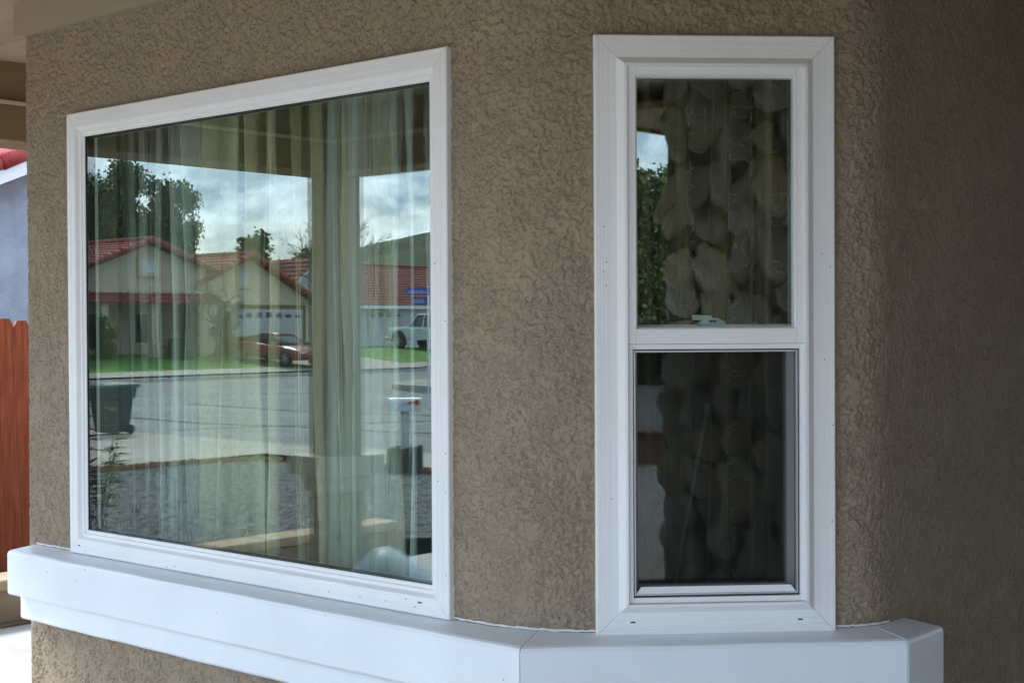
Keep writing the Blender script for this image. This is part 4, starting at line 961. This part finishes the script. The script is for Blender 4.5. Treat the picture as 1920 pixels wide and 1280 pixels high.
tree('eucalyptus_tree', 'tallest dark eucalyptus rising behind the beige house', (-78.4, -46.2), 11.8, blobset(11.8, 3.9, 54, .25, .55, .62), 26000, .20, LEAF[0], BARK2, .4, .7, 1, 'trees behind the beige house')
tree('eucalyptus_tree', 'rounded eucalyptus to the right of the tallest one', (-76.6, -49.0), 10.6, blobset(10.6, 3.5, 48, .22, .55, .62), 26000, .20, LEAF[0], BARK2, .38, .8, 2, 'trees behind the beige house')
tree('eucalyptus_tree', 'dark eucalyptus at the far left edge of the picture window', (-80.6, -42.6), 9.4, blobset(9.4, 3.4, 40, .2, .55, .65), 19000, .22, LEAF[4], BARK2, .4, .6, 3, 'trees behind the beige house')
tree('shrub_tree', 'low dark tree filling the gap behind the beige roof', (-80, -47.8), 9.2, blobset(9.2, 3.6, 26, .2), 12000, .34, LEAF[4], BARK, .3, .4, 4)
tree('shrub_tree', 'bushy olive green tree rising behind the cream garage roof', (-66, -47), 6.6, blobset(6.6, 2.0, 16, .25), 8000, .26, LEAF[1], BARK, .25, .3, 5)
tree('shrub_tree', 'yellow green tree between the cream roof and the pale gable', (-66, -51), 5.9, blobset(5.9, 1.6, 14, .25), 6000, .26, LEAF[3], BARK, .22, .3, 6)
for i, (x, y, hh, wv, lab) in enumerate(((-50.6, -27.1, 1.9, .75, 'clipped shrub at the left corner of the beige porch'), (-50.4, -33.0, 2.2, .8, 'rounded shrub between the beige porch and the cream garage'), (-50.2, -30.4, 1.0, .7, 'low flowering shrub under the beige porch roof'))):
    tree('shrub', lab, (x, y), hh, blobset(hh, wv, 10, .2), 2600, .13, LEAF[2], BARK, .05, .1, 20 + i, 'shrubs in front of the far houses', 'shrub')
for i, (x, y, hh, wv, lab) in enumerate(((40, -27.5, 8.5, 2.6, 'dense green tree reflected at the left of the narrow window'), (43.5, -25.5, 7.6, 2.4, 'bushy green tree behind the dense one across the road'), (37.0, -29.0, 6.2, 2.2, 'smaller dark tree nearest the road bend'), (46, -30.5, 9.0, 2.8, 'tall feathery tree furthest back across the road'))):
    tree('leafy_tree', lab, (x, y), hh, blobset(hh, wv, 22, .08), 13000, .24, LEAF[1 if i % 2 == 0 else 0], BARK, .25, .2, 30 + i, 'trees across the road')
def bare(label, base, h_, r0, seed, depth=5, spread=.5):
    t_ = thing('bare_tree', label, 'tree', base, 'leafless street trees'); rs = random.Random(seed); mb = MB(); tw = MB()
    def grow(p, d, ln, r_, lev):
        q = p + d * ln * .5 + Vector((rs.uniform(-1, 1), rs.uniform(-1, 1), rs.uniform(-.3, .6))) * ln * .06; e = p + d * ln
        (mb if lev > 2 else tw).tube([p, q, e], [r_, r_ * .85, r_ * .68], 6 if lev > 2 else 4, cap=False)
        if lev == 0: return
        for k in range(3 if lev > 1 else 4):
            nd = (d + Vector((rs.gauss(0, 1), rs.gauss(0, 1), rs.gauss(.15, .6))) * spread).normalized(); grow(e - d * ln * rs.uniform(0, .35), nd, ln * rs.uniform(.6, .8), r_ * .6, lev - 1)
    grow(Vector(base), Vector((0, 0, 1)), h_ * .30, r0, depth)
    mb.build('trunk', BARK2, t_, True); tw.build('twigs', BARK2, t_)
bare('tall leafless tree rising behind the porch column reflection', (-57.5, -45.2, .2), 9.6, .12, 3, 6, .6)
bare('small leafless tree on the lawn beside the cream garage', (-48.9, -31.6, .0), 4.6, .10, 8, 5, .5)
# nandina-like shrub by the low wall
pl = thing('leafy_plant', 'young upright shrub with narrow glossy leaves beyond the block wall', 'plant', (-8.37, .52, .05))
rs = random.Random(12); st = MB(); LV, LF = [], []
for k in range(7):
    b0 = Vector((-8.37 + rs.uniform(-.06, .06), .52 + rs.uniform(-.06, .06), .05)); tp = b0 + Vector((rs.uniform(-.22, .2), rs.uniform(-.2, .2), rs.uniform(.85, 1.32)))
    md = (b0 + tp) / 2 + Vector((rs.uniform(-.04, .04), rs.uniform(-.04, .04), 0)); st.tube([b0, md, tp], [.008, .006, .003], 5)
    for j in range(30):
        t_ = rs.uniform(.42, 1.0); p = b0 + (tp - b0) * t_; a = Vector((rs.gauss(0, 1), rs.gauss(0, 1), rs.uniform(-.1, .7))).normalized(); sd_ = a.cross(Vector((0, 0, 1))).normalized(); l_ = rs.uniform(.09, .16); i = len(LV)
        LV += [tuple(p), tuple(p + a * l_ * .5 + sd_ * .022), tuple(p + a * l_ + Vector((0, 0, -.02))), tuple(p + a * l_ * .5 - sd_ * .022)]; LF.append((i, i + 1, i + 2, i + 3))
st.build('stems', BARK, pl); new('leaves', LV, LF, LEAF[3], pl)

# ------------------------------------------------------------------ hills
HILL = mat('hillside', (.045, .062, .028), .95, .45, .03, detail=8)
def hill(name, cx_, cy_, rx, ry, h_, rot, m, seed, n=70):
    u = np.linspace(-1, 1, n); A, B = np.meshgrid(u, u, indexing='ij'); rr = np.sqrt(A ** 2 + B ** 2)
    Z = h_ * np.clip(1 - rr ** 1.6, 0, 1) * (1 + .25 * gn(A * 3 + seed, B * 3)) + .03 * h_ * gn(A * 14, B * 14 + seed) * (rr < 1)
    ca, sa = math.cos(rot), math.sin(rot); X = cx_ + rx * A * ca - ry * B * sa; Y = cy_ + rx * A * sa + ry * B * ca
    o = gridmesh(name, np.stack([X, Y, Z - .5], -1).reshape(-1, 3), n, n, m); o['kind'] = 'structure'; return o
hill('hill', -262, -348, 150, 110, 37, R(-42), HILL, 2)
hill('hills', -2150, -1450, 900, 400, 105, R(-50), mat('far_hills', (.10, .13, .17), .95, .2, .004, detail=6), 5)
